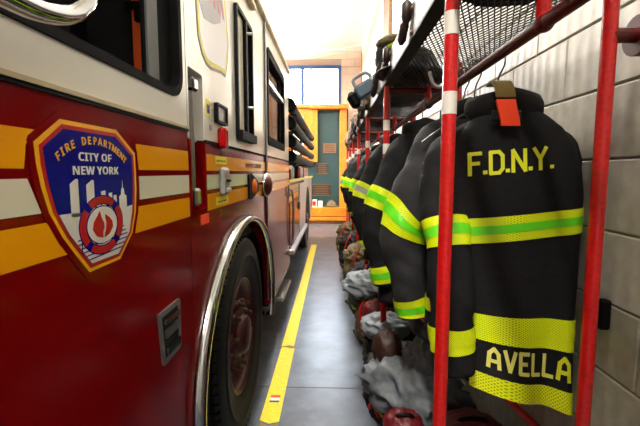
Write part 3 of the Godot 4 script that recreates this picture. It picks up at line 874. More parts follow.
	for i in 32:
		var a := TAU * i / 32
		disc.append(c + Vector2(cos(a) * 0.0515, sin(a) * 0.036))
		disc2.append(c + Vector2(cos(a) * 0.054, sin(a) * 0.038))
	var d2 := new_st()
	prism(d2, disc2, B, 0.0043, 0.0050)
	put("disc_edge", done(d2), M.blue_print, em)
	prism(dk, disc, B, 0.0050, 0.0056)
	put("disc", done(dk), M.white_print, em)
	var fl := new_st()
	var f0 := [Vector2(-0.003, -0.026), Vector2(-0.024, -0.020), Vector2(-0.036, -0.006), Vector2(-0.032, 0.008), Vector2(-0.018, 0.020), Vector2(-0.010, 0.028), Vector2(-0.006, 0.015), Vector2(0.002, 0.004), Vector2(0.003, -0.006), Vector2(-0.003, -0.014)]
	var f1 := [Vector2(0.002, -0.026), Vector2(0.020, -0.021), Vector2(0.034, -0.008), Vector2(0.033, 0.004), Vector2(0.020, 0.014), Vector2(0.008, 0.020), Vector2(0.008, 0.012), Vector2(0.012, 0.002), Vector2(0.009, -0.010), Vector2(0.004, -0.018)]
	for f in [f0, f1]:
		var p := PackedVector2Array()
		for v in f: p.append(c + v)
		prism(fl, p, B, 0.0056, 0.0062)
	put("flame", done(fl), M.red_print, em)
	# lettering
	var b3 := Basis(Vector3(0, 0, -1), Vector3(0, 1, 0), Vector3(1, 0, 0))
	var wt := new_st()
	text_into(wt, "CITY OF", 0.0152, Transform3D(b3.scaled_local(Vector3(1.42, 1, 1)), B * Vector3(0.774, 1.4275, 0.0042)), true)
	text_into(wt, "NEW YORK", 0.0152, Transform3D(b3.scaled_local(Vector3(1.42, 1, 1)), B * Vector3(0.776, 1.4025, 0.0042)), true)
	put("white_lettering", done(wt, true), M.white_print, em)
	var yt := new_st()
	var s := "FIRE DEPARTMENT"
	for i in s.length():
		if s[i] == " ": continue
		var q := (i + 0.5) / s.length() * 2.0 - 1.0
		var a := q * 0.98
		var p := Vector2(0.773 + 0.136 * sin(a), 1.374 + 0.085 * cos(a))
		var r := b3 * Basis(Vector3(0, 0, 1), -a * 0.62)
		text_into(yt, s[i], 0.0145, Transform3D(r.scaled_local(Vector3(1.12, 1, 1)), B * Vector3(p.x, p.y, 0.0042)), true)
	put("gold_lettering", done(yt, true), M.gold_print, em)

func memorial(t: Node3D) -> void:
	var B := TRUCK
	var edge := [Vector2(1.385, 2.16), Vector2(1.40, 1.97), Vector2(1.412, 1.86), Vector2(1.45, 1.81), Vector2(1.50, 1.785), Vector2(1.56, 1.782), Vector2(1.62, 1.79), Vector2(1.70, 1.80), Vector2(1.765, 1.800), Vector2(1.80, 1.86), Vector2(1.83, 1.95), Vector2(1.80, 2.05), Vector2(1.765, 2.16)]
	var o := put("memorial_decal", prism_mesh(edge, B, 0, 0.0012), M.black_print, t)
	o.set_meta("label", "faded picture decal with a black and yellow border")
	var k1 := Geometry2D.offset_polygon(PackedVector2Array(edge), -0.011)[0]
	var k2 := Geometry2D.offset_polygon(PackedVector2Array(edge), -0.028)[0]
	put("yellow_border", prism_mesh(Array(k1), B, 0.0012, 0.0018), M.yellow_print, o)
	put("faded_picture", prism_mesh(Array(k2), B, 0.0018, 0.0024), M.pale_print, o)
	var g := new_st()
	for p in [[Vector2(1.42, 2.12), Vector2(1.43, 1.98), Vector2(1.48, 1.94), Vector2(1.60, 1.96), Vector2(1.70, 2.0), Vector2(1.73, 2.1)]]:
		prism(g, PackedVector2Array(p), B, 0.0024, 0.0028)
	put("picture_shade", done(g), M.grey_print, o)
	var rd := new_st()
	for k in 4:
		var x := 1.50 + 0.062 * k
		prism(rd, PackedVector2Array([Vector2(x, 2.13), Vector2(x + 0.025, 2.13), Vector2(x + 0.075, 2.03), Vector2(x + 0.05, 2.03)]), B, 0.0028, 0.0032)
	put("red_stripe", done(rd), M.red_print, o)

# ------------------------------------------------------------------ the rack
func rack() -> void:
	var t := thing("gear_rack", Vector3(0, 0, 0), "red pipe gear rack with an expanded metal shelf along the right wall", "rack")
	var fx := 0.277
	var rx := 0.64
	for k in 8:
		var z := 0.15 - 1.15 * k
		var p := put("pole", tube_mesh([Vector3(fx, 0.0, z), Vector3(fx, 1.95, z)], 0.0168, 18), M.pole, t)
		var bands := [1.563, 1.745] if k < 2 else [1.64, 1.52] if k == 2 else [1.62]
		for b in bands:
			put("white_band", tube_mesh([Vector3(fx, b - 0.026, z), Vector3(fx, b + 0.026, z)], 0.0176, 18), M.white_tape, p)
		put("pole", tube_mesh([Vector3(rx, 0.0, z), Vector3(rx, 1.95, z)], 0.0168, 18), M.pole, t)
		put("cross_bar", tube_mesh([Vector3(fx, 1.815, z), Vector3(rx, 1.815, z)], 0.015, 12), M.maroon, t)
		if k < 8:
			var h := put("rail_hanger", tube_mesh([Vector3(0.487, 1.735, z), Vector3(0.487, 1.84, z)], 0.0175, 14), M.pole, t)
			put("elbow", lump_mesh(Vector3(0.022, 0.022, 0.026), 1, 0.0), M.maroon, h, Vector3(0.49, 1.745, z))
		var fl := put("wall_stub", tube_mesh([Vector3(rx, 1.715, z), Vector3(0.765, 1.715, z)], 0.017, 14), M.maroon, t)
		put("flange", tube_mesh([Vector3(0.70, 1.715, z), Vector3(0.78, 1.715, z)], 0.046, 20), M.rim_red, fl)
	put("brace", tube_mesh([Vector3(0.277, 0.93, -1.42), Vector3(0.76, 0.46, -1.42)], 0.013, 12), M.pole, t)
	put("hanging_rail", tube_mesh([Vector3(0.49, 1.745, 0.2), Vector3(0.49, 1.745, -8.1)], 0.0165, 16), M.maroon, t)
	# front beam: an angle, its web outward
	var bs := new_st()
	box(bs, Vector3(0.262, 1.897, -3.9), Vector3(0.008, 0.11, 8.3), 0.001)
	var fb := put("front_beam", done(bs), M.beam, t)
	put("beam_lip", box_mesh(Vector3(0.05, 0.012, 8.3), 0.002, Vector3(0.283, 1.843, -3.9)), M.mesh, fb)
	put("rear_beam", box_mesh(Vector3(0.006, 0.03, 8.3), 0.001, Vector3(0.616, 1.862, -3.9)), M.beam, t)
	# expanded metal
	var sw := 0.018
	var lw := 0.046
	var ms := new_st()
	ms.set_smooth_group(-1)
	for r in 18:
		for c in 25:
			var x := 0.29 + sw * r
			var z := -lw * c
			for q in [[0, 0.5, 0.5, 0], [0.5, 0, 1, 0.5], [1, 0.5, 0.5, 1], [0.5, 1, 0, 0.5]]:
				var a := Vector3(x + q[0] * sw, 0, z - q[1] * lw)
				var b := Vector3(x + q[2] * sw, 0, z - q[3] * lw)
				var d := (b - a).normalized()
				var n := d.cross(Vector3.UP) * 0.0019
				var h := Vector3(0, 0.0016, 0)
				face(ms, [a - n - h, b - n - h, b + n - h, a + n - h], Vector3.DOWN)
				face(ms, [a - n + h, b - n + h, b + n + h, a + n + h], Vector3.UP)
				face(ms, [a - n - h, b - n - h, b - n + h, a - n + h], -n)
				face(ms, [a + n - h, b + n - h, b + n + h, a + n + h], n)
	var mm := done(ms)
	for k in 7:
		put("shelf_mesh", mm, M.mesh, t, Vector3(0, 1.852, 0.15 - 1.15 * k)).set_meta("kind", "stuff")
	# dark padded clips along the beam
	for k in 12:
		var z := -1.42 - 0.5 * k
		var cs := new_st()
		tube(cs, [Vector3(0.246, 1.965, z), Vector3(0.244, 1.955, z), Vector3(0.243, 1.915, z - 0.006), Vector3(0.243, 1.895, z - 0.01)], [0.009, 0.018, 0.018, 0.010], 12)
		tube(cs, [Vector3(0.243, 1.905, z - 0.015), Vector3(0.240, 1.895, z - 0.02), Vector3(0.236, 1.855, z - 0.05), Vector3(0.236, 1.842, z - 0.058)], [0.008, 0.016, 0.016, 0.008], 12)
		var c := put("glove_clip", done(cs), M.pad, t)
		for y in [1.93, 1.855]:
			put("bolt", tube_mesh([Vector3(0.262, y, z + 0.03), Vector3(0.25, y, z + 0.03)], 0.008, 8), M.wear, c)
	# bright steel hook under the shelf near the first pole
	put("utility_hook", tube_mesh(smooth_path([Vector3(0.303, 1.85, -1.13), Vector3(0.303, 1.665, -1.13), Vector3(0.300, 1.64, -1.13), Vector3(0.285, 1.627, -1.13), Vector3(0.268, 1.637, -1.13), Vector3(0.258, 1.668, -1.13)], 6), 0.005, 10), M.steel, t)

# ------------------------------------------------------------------ coats
# a coat in its own axes: x across, y up from the hem, z out of its back
class Coat:
	var h := 0.86
	var w := 1.0
	var d := 1.0
	var seed_ := 1
	var tilt_hi := 0.0
	var tilt_lo := 0.0
	var lift := 0.0
	var sleeves := []

	func prof(y: float) -> Vector2:
		var keys := [[-0.02, 0.232, 0.105], [0.0, 0.236, 0.107], [0.2, 0.232, 0.10], [0.42, 0.232, 0.10], [0.58, 0.235, 0.105], [0.66, 0.226, 0.102], [0.73, 0.205, 0.093], [0.785, 0.170, 0.080], [0.825, 0.125, 0.068], [0.85, 0.092, 0.060], [0.86, 0.078, 0.055], [0.93, 0.075, 0.055]]
		var t := y / h * 0.86
		for i in keys.size() - 1:
			if t <= keys[i + 1][0]:
				var f := clampf((t - keys[i][0]) / (keys[i + 1][0] - keys[i][0]), 0, 1)
				return Vector2(lerpf(keys[i][1], keys[i + 1][1], f) * w, lerpf(keys[i][2], keys[i + 1][2], f) * d)
		return Vector2(0.075 * w, 0.055 * d)

	func body(a: float, y: float, out := 0.0) -> Vector3:
		var p := prof(y)
		var ca := cos(a)
		var sa := sin(a)
		var fall := clampf(1.0 - y / (0.8 * h), 0.0, 1.0)
		var f := fall * (0.075 * sin(5 * a + seed_ * 1.7 + y * 1.2) + 0.05 * sin(8 * a + seed_ * 2.9 - y * 2.0)) + 0.02 * sin(3 * a + y * 9.0 + seed_) * clampf(fall * 2, 0, 1)
		var x := p.x * signf(ca) * pow(absf(ca), 0.75) * (1.0 + 0.25 * f)
		var z := p.y * signf(sa) * pow(absf(sa), 0.7) * (1.0 + 1.9 * f)
		var g := Vector2(ca / p.x, sa / p.y).normalized() * out
		if lift > 0.0 and ca < 0.0: x *= 0.9
		var s := tilt_hi if y > 0.49 * h else lerpf(tilt_lo, tilt_hi, y / (0.49 * h))
		var up := lift * smoothstep(-0.10, -0.19, x) * clampf(1.0 - y / 0.3, 0.0, 1.0)
		return Vector3(x + g.x, y + s * maxf(x, -0.13) + up, z + g.y)

	func on_back(x: float, y: float, out: float) -> Vector3:
		var lo := 0.0
		var hi := PI
		for i in 28:
			var m := (lo + hi) / 2
			if body(m, y).x > x: lo = m
			else: hi = m
		return body(lo, y, out)

	# k: which sleeve, t along it 0..1
	func arm(k: int, t: float, a: float, out := 0.0) -> Vector3:
		var path: Array = sleeves[k]
		var n := path.size() - 1
		var c := at(path, t)
		var e := 0.02
		var tang := (v3(at(path, minf(t + e, 1.0))) - v3(at(path, maxf(t - e, 0.0)))).normalized()
		var s := tang.cross(Vector3(0, 0, 1)).normalized()
		var u := s.cross(tang).normalized()
		var wr := 1.0 + 0.05 * sin(t * 26.0 + 2.0 * sin(a + seed_) + seed_) + 0.035 * sin(3 * a + seed_ * 1.3 + t * 5.0) + 0.03 * sin(t * 55.0 + 3 * sin(a * 2.0))
		var r := c.w * wr + out
		return v3(c) + (s * cos(a) + u * sin(a) * 0.86) * r

	func v3(q: Vector4) -> Vector3:
		return Vector3(q.x, q.y, q.z)

	func at(path: Array, t: float) -> Vector4:
		var n := path.size() - 1
		var f := clampf(t, 0, 1) * n
		var i := mini(int(f), n - 1)
		var u := f - i
		var p0: Vector4 = path[maxi(i - 1, 0)]; var p1: Vector4 = path[i]; var p2: Vector4 = path[i + 1]; var p3: Vector4 = path[mini(i + 2, n)]
		return p1.cubic_interpolate(p2, p0, p3, u) if false else 0.5 * (2.0 * p1 + (p2 - p0) * u + (2.0 * p0 - 5.0 * p1 + 4.0 * p2 - p3) * u * u + (3.0 * p1 - p0 - 3.0 * p2 + p3) * u * u * u)

	# t at which the sleeve's middle passes height y
	func t_of(k: int, y: float) -> float:
		var best := 0.0
		for i in 201:
			if at(sleeves[k], i / 200.0).y >= y: best = i / 200.0
		return best

const LETTERS := {
	"F": [0.62, [[0, 0, 0, 1], [0, 1, 1, 1], [0, 0.53, 0.8, 0.53]]],
	"D": [0.68, [[0, 0, 0, 1], [0, 1, 0.7, 1], [0.7, 1, 1, 0.8], [1, 0.8, 1, 0.2], [1, 0.2, 0.7, 0], [0.7, 0, 0, 0]]],
	"N": [0.70, [[0, 0, 0, 1], [0, 1, 1, 0], [1, 0, 1, 1]]],
	"Y": [0.70, [[0, 1, 0.5, 0.5], [1, 1, 0.5, 0.5], [0.5, 0.5, 0.5, 0]]],
	".": [0.10, [[0, 0, 0.5, 0]]],
	"A": [0.66, [[0, 0, 0.1, 0.75], [0.1, 0.75, 0.5, 1], [0.5, 1, 0.9, 0.75], [0.9, 0.75, 1, 0], [0.05, 0.35, 0.95, 0.35]]],
	"V": [0.66, [[0, 1, 0.5, 0], [1, 1, 0.5, 0]]],
	"E": [0.58, [[0, 0, 0, 1], [0, 1, 1, 1], [0, 0.5, 0.75, 0.5], [0, 0, 1, 0]]],
	"L": [0.56, [[0, 0, 0, 1], [0, 0, 1, 0]]],
}

func letter(c: Coat, ch: String, x0: float, y0: float, hgt: float, thick: float) -> ArrayMesh:
	var st := new_st()
	var L: Array = LETTERS[ch]
	var w: float = L[0] * hgt * 0.80
	var lift := 0.004
	for s in L[1]:
		var a := Vector2(x0 + s[0] * w, y0 + s[1] * hgt)
		var b := Vector2(x0 + s[2] * w, y0 + s[3] * hgt)
		if ch == ".":
			a.y += thick * 0.4
			b = a + Vector2(thick * 0.5, 0)
		var d := (b - a).normalized()
		var n := Vector2(-d.y, d.x) * thick / 2
		a -= d * thick * 0.3
		b += d * thick * 0.3
		var rows := []
		for i in 9:
			var p := a.lerp(b, i / 8.0)
			var row := []
			for k in 3: row.append(c.on_back(p.x + n.x * (k - 1), p.y + n.y * (k - 1), lift))
			rows.append(row)
		loft(st, rows, false)
		lift += 0.0003
	return done(st)

func band(c: Coat, called: String, parent: Node3D, y0: float, y1: float, m: Material, mid: Material, a0 := 0.0, a1 := TAU) -> void:
	var o: MeshInstance3D
	for part in 2:
		if part == 1 and mid == null: return
		var st := new_st()
		var rows := []; var us := []; var vs := []
		var lo := y0 if part == 0 else lerpf(y0, y1, 0.34)
		var hi := y1 if part == 0 else lerpf(y0, y1, 0.68)
		for i in 5:
			var row := []
			var y := lerpf(lo, hi, i / 4.0)
			for j in 97: row.append(c.body(lerpf(a0, a1, j / 96.0), y, 0.0035 if part == 0 else 0.005))
			rows.append(row)
			vs.append(y)
		for j in 98: us.append(j / 96.0 * (a1 - a0) / TAU * 1.1)
		rows.reverse(); vs.reverse()
		loft(st, rows, false, [us, vs])
		if part == 0: o = put(called, done(st), m, parent)
		else: put("centre_stripe", done(st), mid, o)

func arm_band(c: Coat, k: int, parent: Node3D, y0: float, y1: float, m: Material, mid: Material, skew := 0.0) -> void:
	var o: MeshInstance3D
	var ta := c.t_of(k, y1); var tb := c.t_of(k, y0)
	for part in 2:
		var st := new_st()
		var rows := []; var us := []; var vs := []
		var lo := ta if part == 0 else lerpf(ta, tb, 0.33)
		var hi := tb if part == 0 else lerpf(ta, tb, 0.68)
		for i in 6:
			var row := []
			var t := lerpf(lo, hi, i / 5.0)
			for j in 33: row.append(c.arm(k, t - skew * cos(TAU * j / 32.0), TAU * j / 32.0, 0.0035 if part == 0 else 0.005))
			rows.append(row)
			vs.append(lerpf(y1, y0, (t - ta) / maxf(tb - ta, 1e-4)))
		for j in 34: us.append(j / 32.0 * 0.44)
		loft(st, rows, false, [us, vs])
		if part == 0: o = put("sleeve_band", done(st), m, parent)
		else: put("centre_stripe", done(st), mid, o)

func coat_shell(c: Coat, t: Node3D, cloth: Material) -> void:
	var st := new_st()
	var rows := []
	for i in 5:   # turned-in lining
		var row := []
		for j in 96: row.append(c.body(TAU * j / 96.0, 0.12 - 0.03 * i, -0.012 if i < 4 else -0.006))
		rows.append(row)
	for i in 49:
		var row := []
		for j in 96: row.append(c.body(TAU * j / 96.0, c.h * 1.0 * i / 48.0))
		rows.append(row)
	rows.reverse()
	loft(st, rows)
	put("body", done(st), cloth, t)
	for k in c.sleeves.size():
		var s2 := new_st()
		var rr := []
		for i in 61:
			var row := []
			for j in 32: row.append(c.arm(k, i / 60.0, TAU * j / 32.0))
			rr.append(row)
		for i in 4:
			var row := []
			for j in 32: row.append(c.arm(k, 1.0 - 0.03 * i, TAU * j / 32.0, -0.012))
			rr.append(row)
		loft(s2, rr)
		put("sleeve", done(s2), cloth, t)
	# standing collar
	var s3 := new_st()
	var cr := []
	for q in [[-0.012, 1.0], [0.012, 1.22], [0.04, 1.22], [0.058, 1.12], [0.060, 1.0], [0.03, 0.86], [-0.01, 0.8]]:
		var row := []
		for j in 40:
			var a := TAU * j / 40.0
			row.append(Vector3(0.094 * c.w * q[1] * cos(a), c.h * 0.995 + q[0] - 0.020 * absf(cos(a)), 0.064 * q[1] * sin(a)))
		cr.append(row)
	cr.reverse()
	loft(s3, cr)
	put("collar", done(s3), M.collar, t)

func hanger(at: Vector3, label: String) -> void:
	var t := thing("coat_hanger", at, label, "hanger", "wire coat hangers on the rail")
	var y := 1.745 - at.y
	put("hook", tube_mesh(smooth_path([Vector3(-0.022, y - 0.01, 0), Vector3(-0.016, y + 0.018, 0), Vector3(0, y + 0.022, 0), Vector3(0.018, y + 0.012, 0), Vector3(0.02, y - 0.02, 0), Vector3(0.004, y - 0.06, 0), Vector3(0, 0.05, 0), Vector3(0, 0.0, 0)], 6), 0.0026, 8), M.wire, t)
	put("shoulder_bar", tube_mesh(smooth_path([Vector3(-0.17, -0.10, 0), Vector3(-0.1, -0.05, 0), Vector3(0, 0.0, 0), Vector3(0.1, -0.05, 0), Vector3(0.17, -0.10, 0)], 5), 0.0035, 8), M.wire, t)

func near_coat() -> void:
	var hem := 0.725
	var t := thing("turnout_coat", Vector3(0.522, hem, -1.29), "black firefighter coat with yellow lettering across its back, hung nearest", "coat", "turnout coats on the rack")
	var c := Coat.new()
	c.h = 0.865
	c.seed_ = 3
	c.w = 1.02
	c.tilt_hi = 0.09
	c.tilt_lo = -0.32
	c.lift = 0.12
	c.sleeves = [
		[Vector4(-0.09, 0.79, -0.01, 0.045), Vector4(-0.155, 0.735, 0.0, 0.062), Vector4(-0.190, 0.66, 0.015, 0.066), Vector4(-0.192, 0.56, 0.055, 0.064), Vector4(-0.182, 0.45, 0.105, 0.062), Vector4(-0.175, 0.33, 0.122, 0.064), Vector4(-0.170, 0.22, 0.125, 0.062), Vector4(-0.158, 0.09, 0.125, 0.057)],
		[Vector4(0.10, 0.80, 0.0, 0.045), Vector4(0.165, 0.735, -0.01, 0.065), Vector4(0.19, 0.64, -0.03, 0.068), Vector4(0.195, 0.5, -0.05, 0.068), Vector4(0.195, 0.3, -0.06, 0.066), Vector4(0.19, 0.12, -0.06, 0.064)]]
	coat_shell(c, t, M.coat)
	# bands: chest, waist, hem
	band(c, "reflective_band", t, 1.200 - hem, 1.275 - hem, M.lime, M.green)
	band(c, "reflective_band", t, 0.888 - hem, 0.972 - hem, M.lime, M.lime)
	var hb := hem
	band(c, "hem_band", t, 0.0, 0.058, M.hem_lime, null, -0.5, 1.98)
	arm_band(c, 0, t, 1.178 - hem, 1.252 - hem, M.lime, M.green)
	arm_band(c, 0, t, 0.878 - hem, 0.955 - hem, M.lime, M.lime)
	arm_band(c, 1, t, 1.19 - hem, 1.265 - hem, M.lime, M.green)
	# lettering on the back and on the name panel
	var fd := Node3D.new()
	fd.name = "back_lettering"
	t.add_child(fd)
	var xs := [-0.124, -0.086, -0.068, -0.024, -0.006, 0.040, 0.054, 0.102]
	for i in 8:
		var ch: String = "F.D.N.Y."[i]
		put("letter", letter(c, ch, xs[i], 1.402 - hem, 0.060, 0.0108), M.letters, fd)
	var nm := Node3D.new()
	nm.name = "name_lettering"
	t.add_child(nm)
	var x := -0.058
	for i in 6:
		var ch: String = ["A", "V", "E", "L", "L", "A"][i]
		put("letter", letter(c, ch, x, 0.812 - hem, 0.058, 0.0115), M.letters if i == 5 else M.pale_letters, nm)
		x += LETTERS[ch][0] * 0.048 + 0.0152
	# orange tab hooked over the collar
	var tb := put("collar_tab", loft_strip([Vector3(-0.040, 0.93, 0.03), Vector3(-0.040, 0.935, 0.066), Vector3(-0.038, 0.915, 0.092), Vector3(-0.035, 0.885, 0.100)], 0.027, 0.007), M.olive, t)
	var tn := put("orange_flap", loft_strip([Vector3(-0.037, 0.878, 0.104), Vector3(-0.033, 0.855, 0.107), Vector3(-0.026, 0.826, 0.109), Vector3(-0.022, 0.805, 0.108)], 0.026, 0.010), M.neon, tb)
	tn.set_meta("label", "bright orange tab hooked over the collar")
	put("tab_clip", box_mesh(Vector3(0.085, 0.03, 0.012), 0.004, Vector3(-0.030, 0.835, 0.096)), M.char, tb)
	hanger(Vector3(0.47, 1.60, -1.40), "empty wire hanger on the rail just behind the nearest coat")
	hanger(Vector3(0.50, 1.585, -1.29), "bent wire hanger holding up the nearest lettered coat")

func loft_strip(pts: Array, half: float, thick: float) -> ArrayMesh:
	var st := new_st()
	var p := smooth_path(pts, 5)
	var rows := []
	for i in p.size():
		var a: Vector3 = p[maxi(i - 1, 0)]; var b: Vector3 = p[mini(i + 1, p.size() - 1)]
		var tg := (b - a).normalized()
		var n := Vector3.RIGHT.cross(tg).normalized() * thick / 2
		var s := Vector3.RIGHT * half
		rows.append([p[i] - s - n, p[i] + s - n, p[i] + s + n, p[i] - s + n])
	loft(st, rows, true, [], -1)
	cap(st, rows[0], p[0] - p[1])
	cap(st, rows[rows.size() - 1], p[p.size() - 1] - p[p.size() - 2])
	return done(st)

func other_coats() -> void:
	# x, z, hem, turn, seed, arm bow, cloth, mid stripe, label
	var L := [
		[0.465, -1.50, 0.80, 0.06, 5, 0.0, "coat_grey", "green", "charcoal coat second from us, its grey sleeve bowed toward the aisle", "the second coat"],
		[0.43, -2.02, 0.76, 0.10, 7, 0.0, "coat", "green", "black coat third along the rack, wide lime band with green centre", "the third coat"],
		[0.42, -2.80, 0.80, 0.10, 13, 0.0, "coat", "silver", "black coat with silver-centred sleeve band, by the third rack pole", "the silver-banded coat"],
		[0.43, -3.7, 0.84, 0.1, 17, 0.0, "coat", "green", "dark coat just past the third rack pole", "the coat past the third pole"],
		[0.40, -4.7, 0.86, 0.15, 19, 0.0, "coat", "green", "dark coat before the fifth rack pole, lower band showing", "the coat before the fifth pole"],
		[0.38, -5.5, 0.92, 0.2, 23, 0.0, "coat", "silver", "far dark coat with a pale cuff band near the display board", "the farthest coat"],
	]
	for q in L:
		var hem: float = q[2]
		var t := thing("turnout_coat", Vector3(q[0], hem, q[1]), q[8], "coat", "turnout coats on the rack", q[3])
		var c := Coat.new()
		c.h = 1.60 - hem
		c.seed_ = q[4]
		c.d = 1.0
		c.w = 0.84 if q[4] != 5 else 0.70
		var b: float = q[5]
		var k := c.h / 0.86
		c.sleeves = [
			[Vector4(-0.035, 0.825 * k, 0.0, 0.045), Vector4(-0.085, 0.765 * k, 0.01, 0.073), Vector4(-0.13, 0.66 * k, 0.025, 0.080), Vector4(-0.178 - b, 0.55 * k, 0.035, 0.080), Vector4(-0.218 - b, 0.44 * k, 0.04, 0.078), Vector4(-0.210 - b, 0.33 * k, 0.045, 0.077), Vector4(-0.185 - b, 0.22 * k, 0.05, 0.073), Vector4(-0.170, 0.10 * k, 0.05, 0.066)],
			[Vector4(0.10, 0.80 * k, 0.0, 0.045), Vector4(0.165, 0.735 * k, -0.01, 0.065), Vector4(0.19, 0.64 * k, -0.03, 0.068), Vector4(0.195, 0.5 * k, -0.05, 0.068), Vector4(0.195, 0.3 * k, -0.06, 0.066), Vector4(0.19, 0.12 * k, -0.06, 0.064)]]
		coat_shell(c, t, M[q[6]])
		var mid: Material = M[q[7]]
		band(c, "reflective_band", t, 1.22 - hem, 1.295 - hem, M.lime, mid)
		if q[4] != 5: band(c, "reflective_band", t, 0.90 - hem, 0.975 - hem, M.lime, mid)
		for s in 2:
			arm_band(c, s, t, (1.165 if q[4] == 5 else 1.215) - hem if s == 0 else 1.22 - hem, (1.25 if q[4] == 5 else 1.30) - hem if s == 0 else 1.29 - hem, M.lime, mid, (0.055 if q[4] == 5 else 0.008) if s == 0 else 0.0)
			if s == 0: arm_band(c, s, t, 0.872 - hem, 0.958 - hem, M.lime, mid, -0.01)
		hanger(Vector3(q[0], 1.585, q[1]), "wire hanger on the red rail inside the collar of " + q[9])

# ------------------------------------------------------------------ gear on the floor and shelf
func boot(t: Node3D, at: Vector3, turn: float, name_: String) -> void:
	var st := new_st()
	var b := Basis(Vector3.UP, turn)
	var rows := []
	for q in [[0.0, 0.0, 0.05, 0.13, 0.055], [0.03, 0.0, 0.055, 0.135, 0.055], [0.08, 0.0, 0.052, 0.115, 0.05], [0.13, -0.03, 0.052, 0.075, 0.05], [0.2, -0.045, 0.055, 0.058, 0.05], [0.30, -0.045, 0.062, 0.062, 0.05], [0.36, -0.045, 0.066, 0.066, 0.05]]:
		var row := []
		for j in 20:
			var a := TAU * j / 20.0
			row.append(at + b * Vector3(q[2] * cos(a), q[0], -q[1] + -q[3] * sin(a)))
		rows.append(row)
	rows.reverse()
	loft(st, rows)
	cap(st, rows[rows.size() - 1], Vector3.DOWN)
	var o := put(name_, done(st), M.boot, t)
	put("boot_sole", box_mesh(Vector3(0.11, 0.025, 0.27), 0.01, at + Vector3(0, 0.0125, 0), b), M.char, o)

func bundle(at: Vector3, turn: float, cloth: Material, seed_: int, label: String, height := 0.42) -> void:
	# trousers pushed down round their boots, braces hanging over the side
	var t := thing("bunker_trousers", at, label, "trousers", "turnout trousers standing on boots under the coats", turn)
	boot(t, Vector3(-0.085, 0, 0), 0.1, "boot")
	boot(t, Vector3(0.085, 0, 0.02), -0.1, "boot")
	var st := new_st()
	for s in [-1, 1]:
		lump(st, Vector3(0.085 * s, height * 0.62, 0.01), Vector3(0.105, height * 0.30, 0.115), seed_ + s, 0.35, 1.9)
	var o := put("trouser_leg", done(st), cloth, t)
	var w := new_st()
	lump(w, Vector3(0, height * 0.88, 0), Vector3(0.165, height * 0.19, 0.14), seed_ + 9, 0.45, 2.1)
	put("waist", done(w), cloth, t)
	var cf := new_st()
	for s in [-1, 1]:
		lathe(cf, [[0.092, height * 0.42], [0.104, height * 0.45], [0.104, height * 0.54], [0.094, height * 0.57]], Transform3D(Basis(), Vector3(0.085 * s, 0, 0.01)), 20)
	put("reflective_band", done(cf), M.lime, t)
	for s in [-1, 1]:
		var p := smooth_path([Vector3(0.07 * s, height * 0.98, 0.05), Vector3(0.02 + 0.10 * s, height * 1.06, 0.11), Vector3(-0.03 + 0.12 * s, height * 0.82, 0.155), Vector3(-0.05 + 0.09 * s, height * 0.6, 0.15), Vector3(-0.06 + 0.06 * s, height * 0.48, 0.14)], 5)
		var r := new_st()
		tube(r, p, 0.009, 8, true, 0.45)
		put("suspender", done(r), M.strap_red, t)

func helmet(at: Vector3, turn: float, m: Material, label: String) -> void:
	var t := thing("fire_helmet", at, label, "helmet", "", turn)
	var st := new_st()
	var rows := []
	for i in 15:
		var th := PI / 2 * i / 14.0
		var row := []
		for j in 32:
			var a := TAU * j / 32.0
			var rib := 1.0 + 0.03 * cos(8 * a) * sin(th)
			row.append(Vector3(0.115 * sin(th) * cos(a) * rib, 0.035 + 0.13 * cos(th) * rib, 0.14 * sin(th) * sin(a) * rib))
		rows.append(row)
	for q in [[1.15, 0.03], [1.5, 0.015], [1.52, 0.008], [1.1, 0.018], [1.0, 0.0]]:
		var row := []
		for j in 32:
			var a := TAU * j / 32.0
			var back: float = 1.0 + 0.25 * maxf(0.0, -sin(a)) * (q[0] - 1.0) / 0.5
			row.append(Vector3(0.115 * q[0] * cos(a), q[1] - 0.012 * absf(sin(a)) * (q[0] - 1.0) + 0.012, 0.14 * q[0] * sin(a) * back))
		rows.append(row)
	rows.reverse()
	loft(st, rows)
	put("shell", done(st), m, t)
	put("comb", tube_mesh(smooth_path([Vector3(0, 0.10, -0.12), Vector3(0, 0.165, -0.05), Vector3(0, 0.18, 0.02), Vector3(0, 0.13, 0.11)], 5), 0.009, 8), m, t)
	put("front_shield", prism_mesh([Vector2(-0.04, 0.04), Vector2(0.04, 0.04), Vector2(0.05, 0.12), Vector2(0, 0.16), Vector2(-0.05, 0.12)], Transform3D(Basis(Vector3(1, 0, 0), -0.25), Vector3(0, 0.0, 0.145)), 0, 0.006), M.wear, t)

func duffel(at: Vector3, r: Vector3, m: Material, seed_: int, label: String, called := "gear_bag", category := "bag", group := "") -> void:
	var t := thing(called, at, label, category, group)
	put("sack", lump_mesh(r, seed_, 0.16, 1.6, 0.25, Basis(), Vector3(0, r.y * 0.75, 0)), m, t)
	put("handle", tube_mesh(smooth_path([Vector3(-r.x * 0.5, r.y * 1.35, 0.02), Vector3(-r.x * 0.3, r.y * 1.75, 0.03), Vector3(r.x * 0.3, r.y * 1.75, 0.03), Vector3(r.x * 0.5, r.y * 1.35, 0.02)], 5), 0.009, 8), M.black, t)

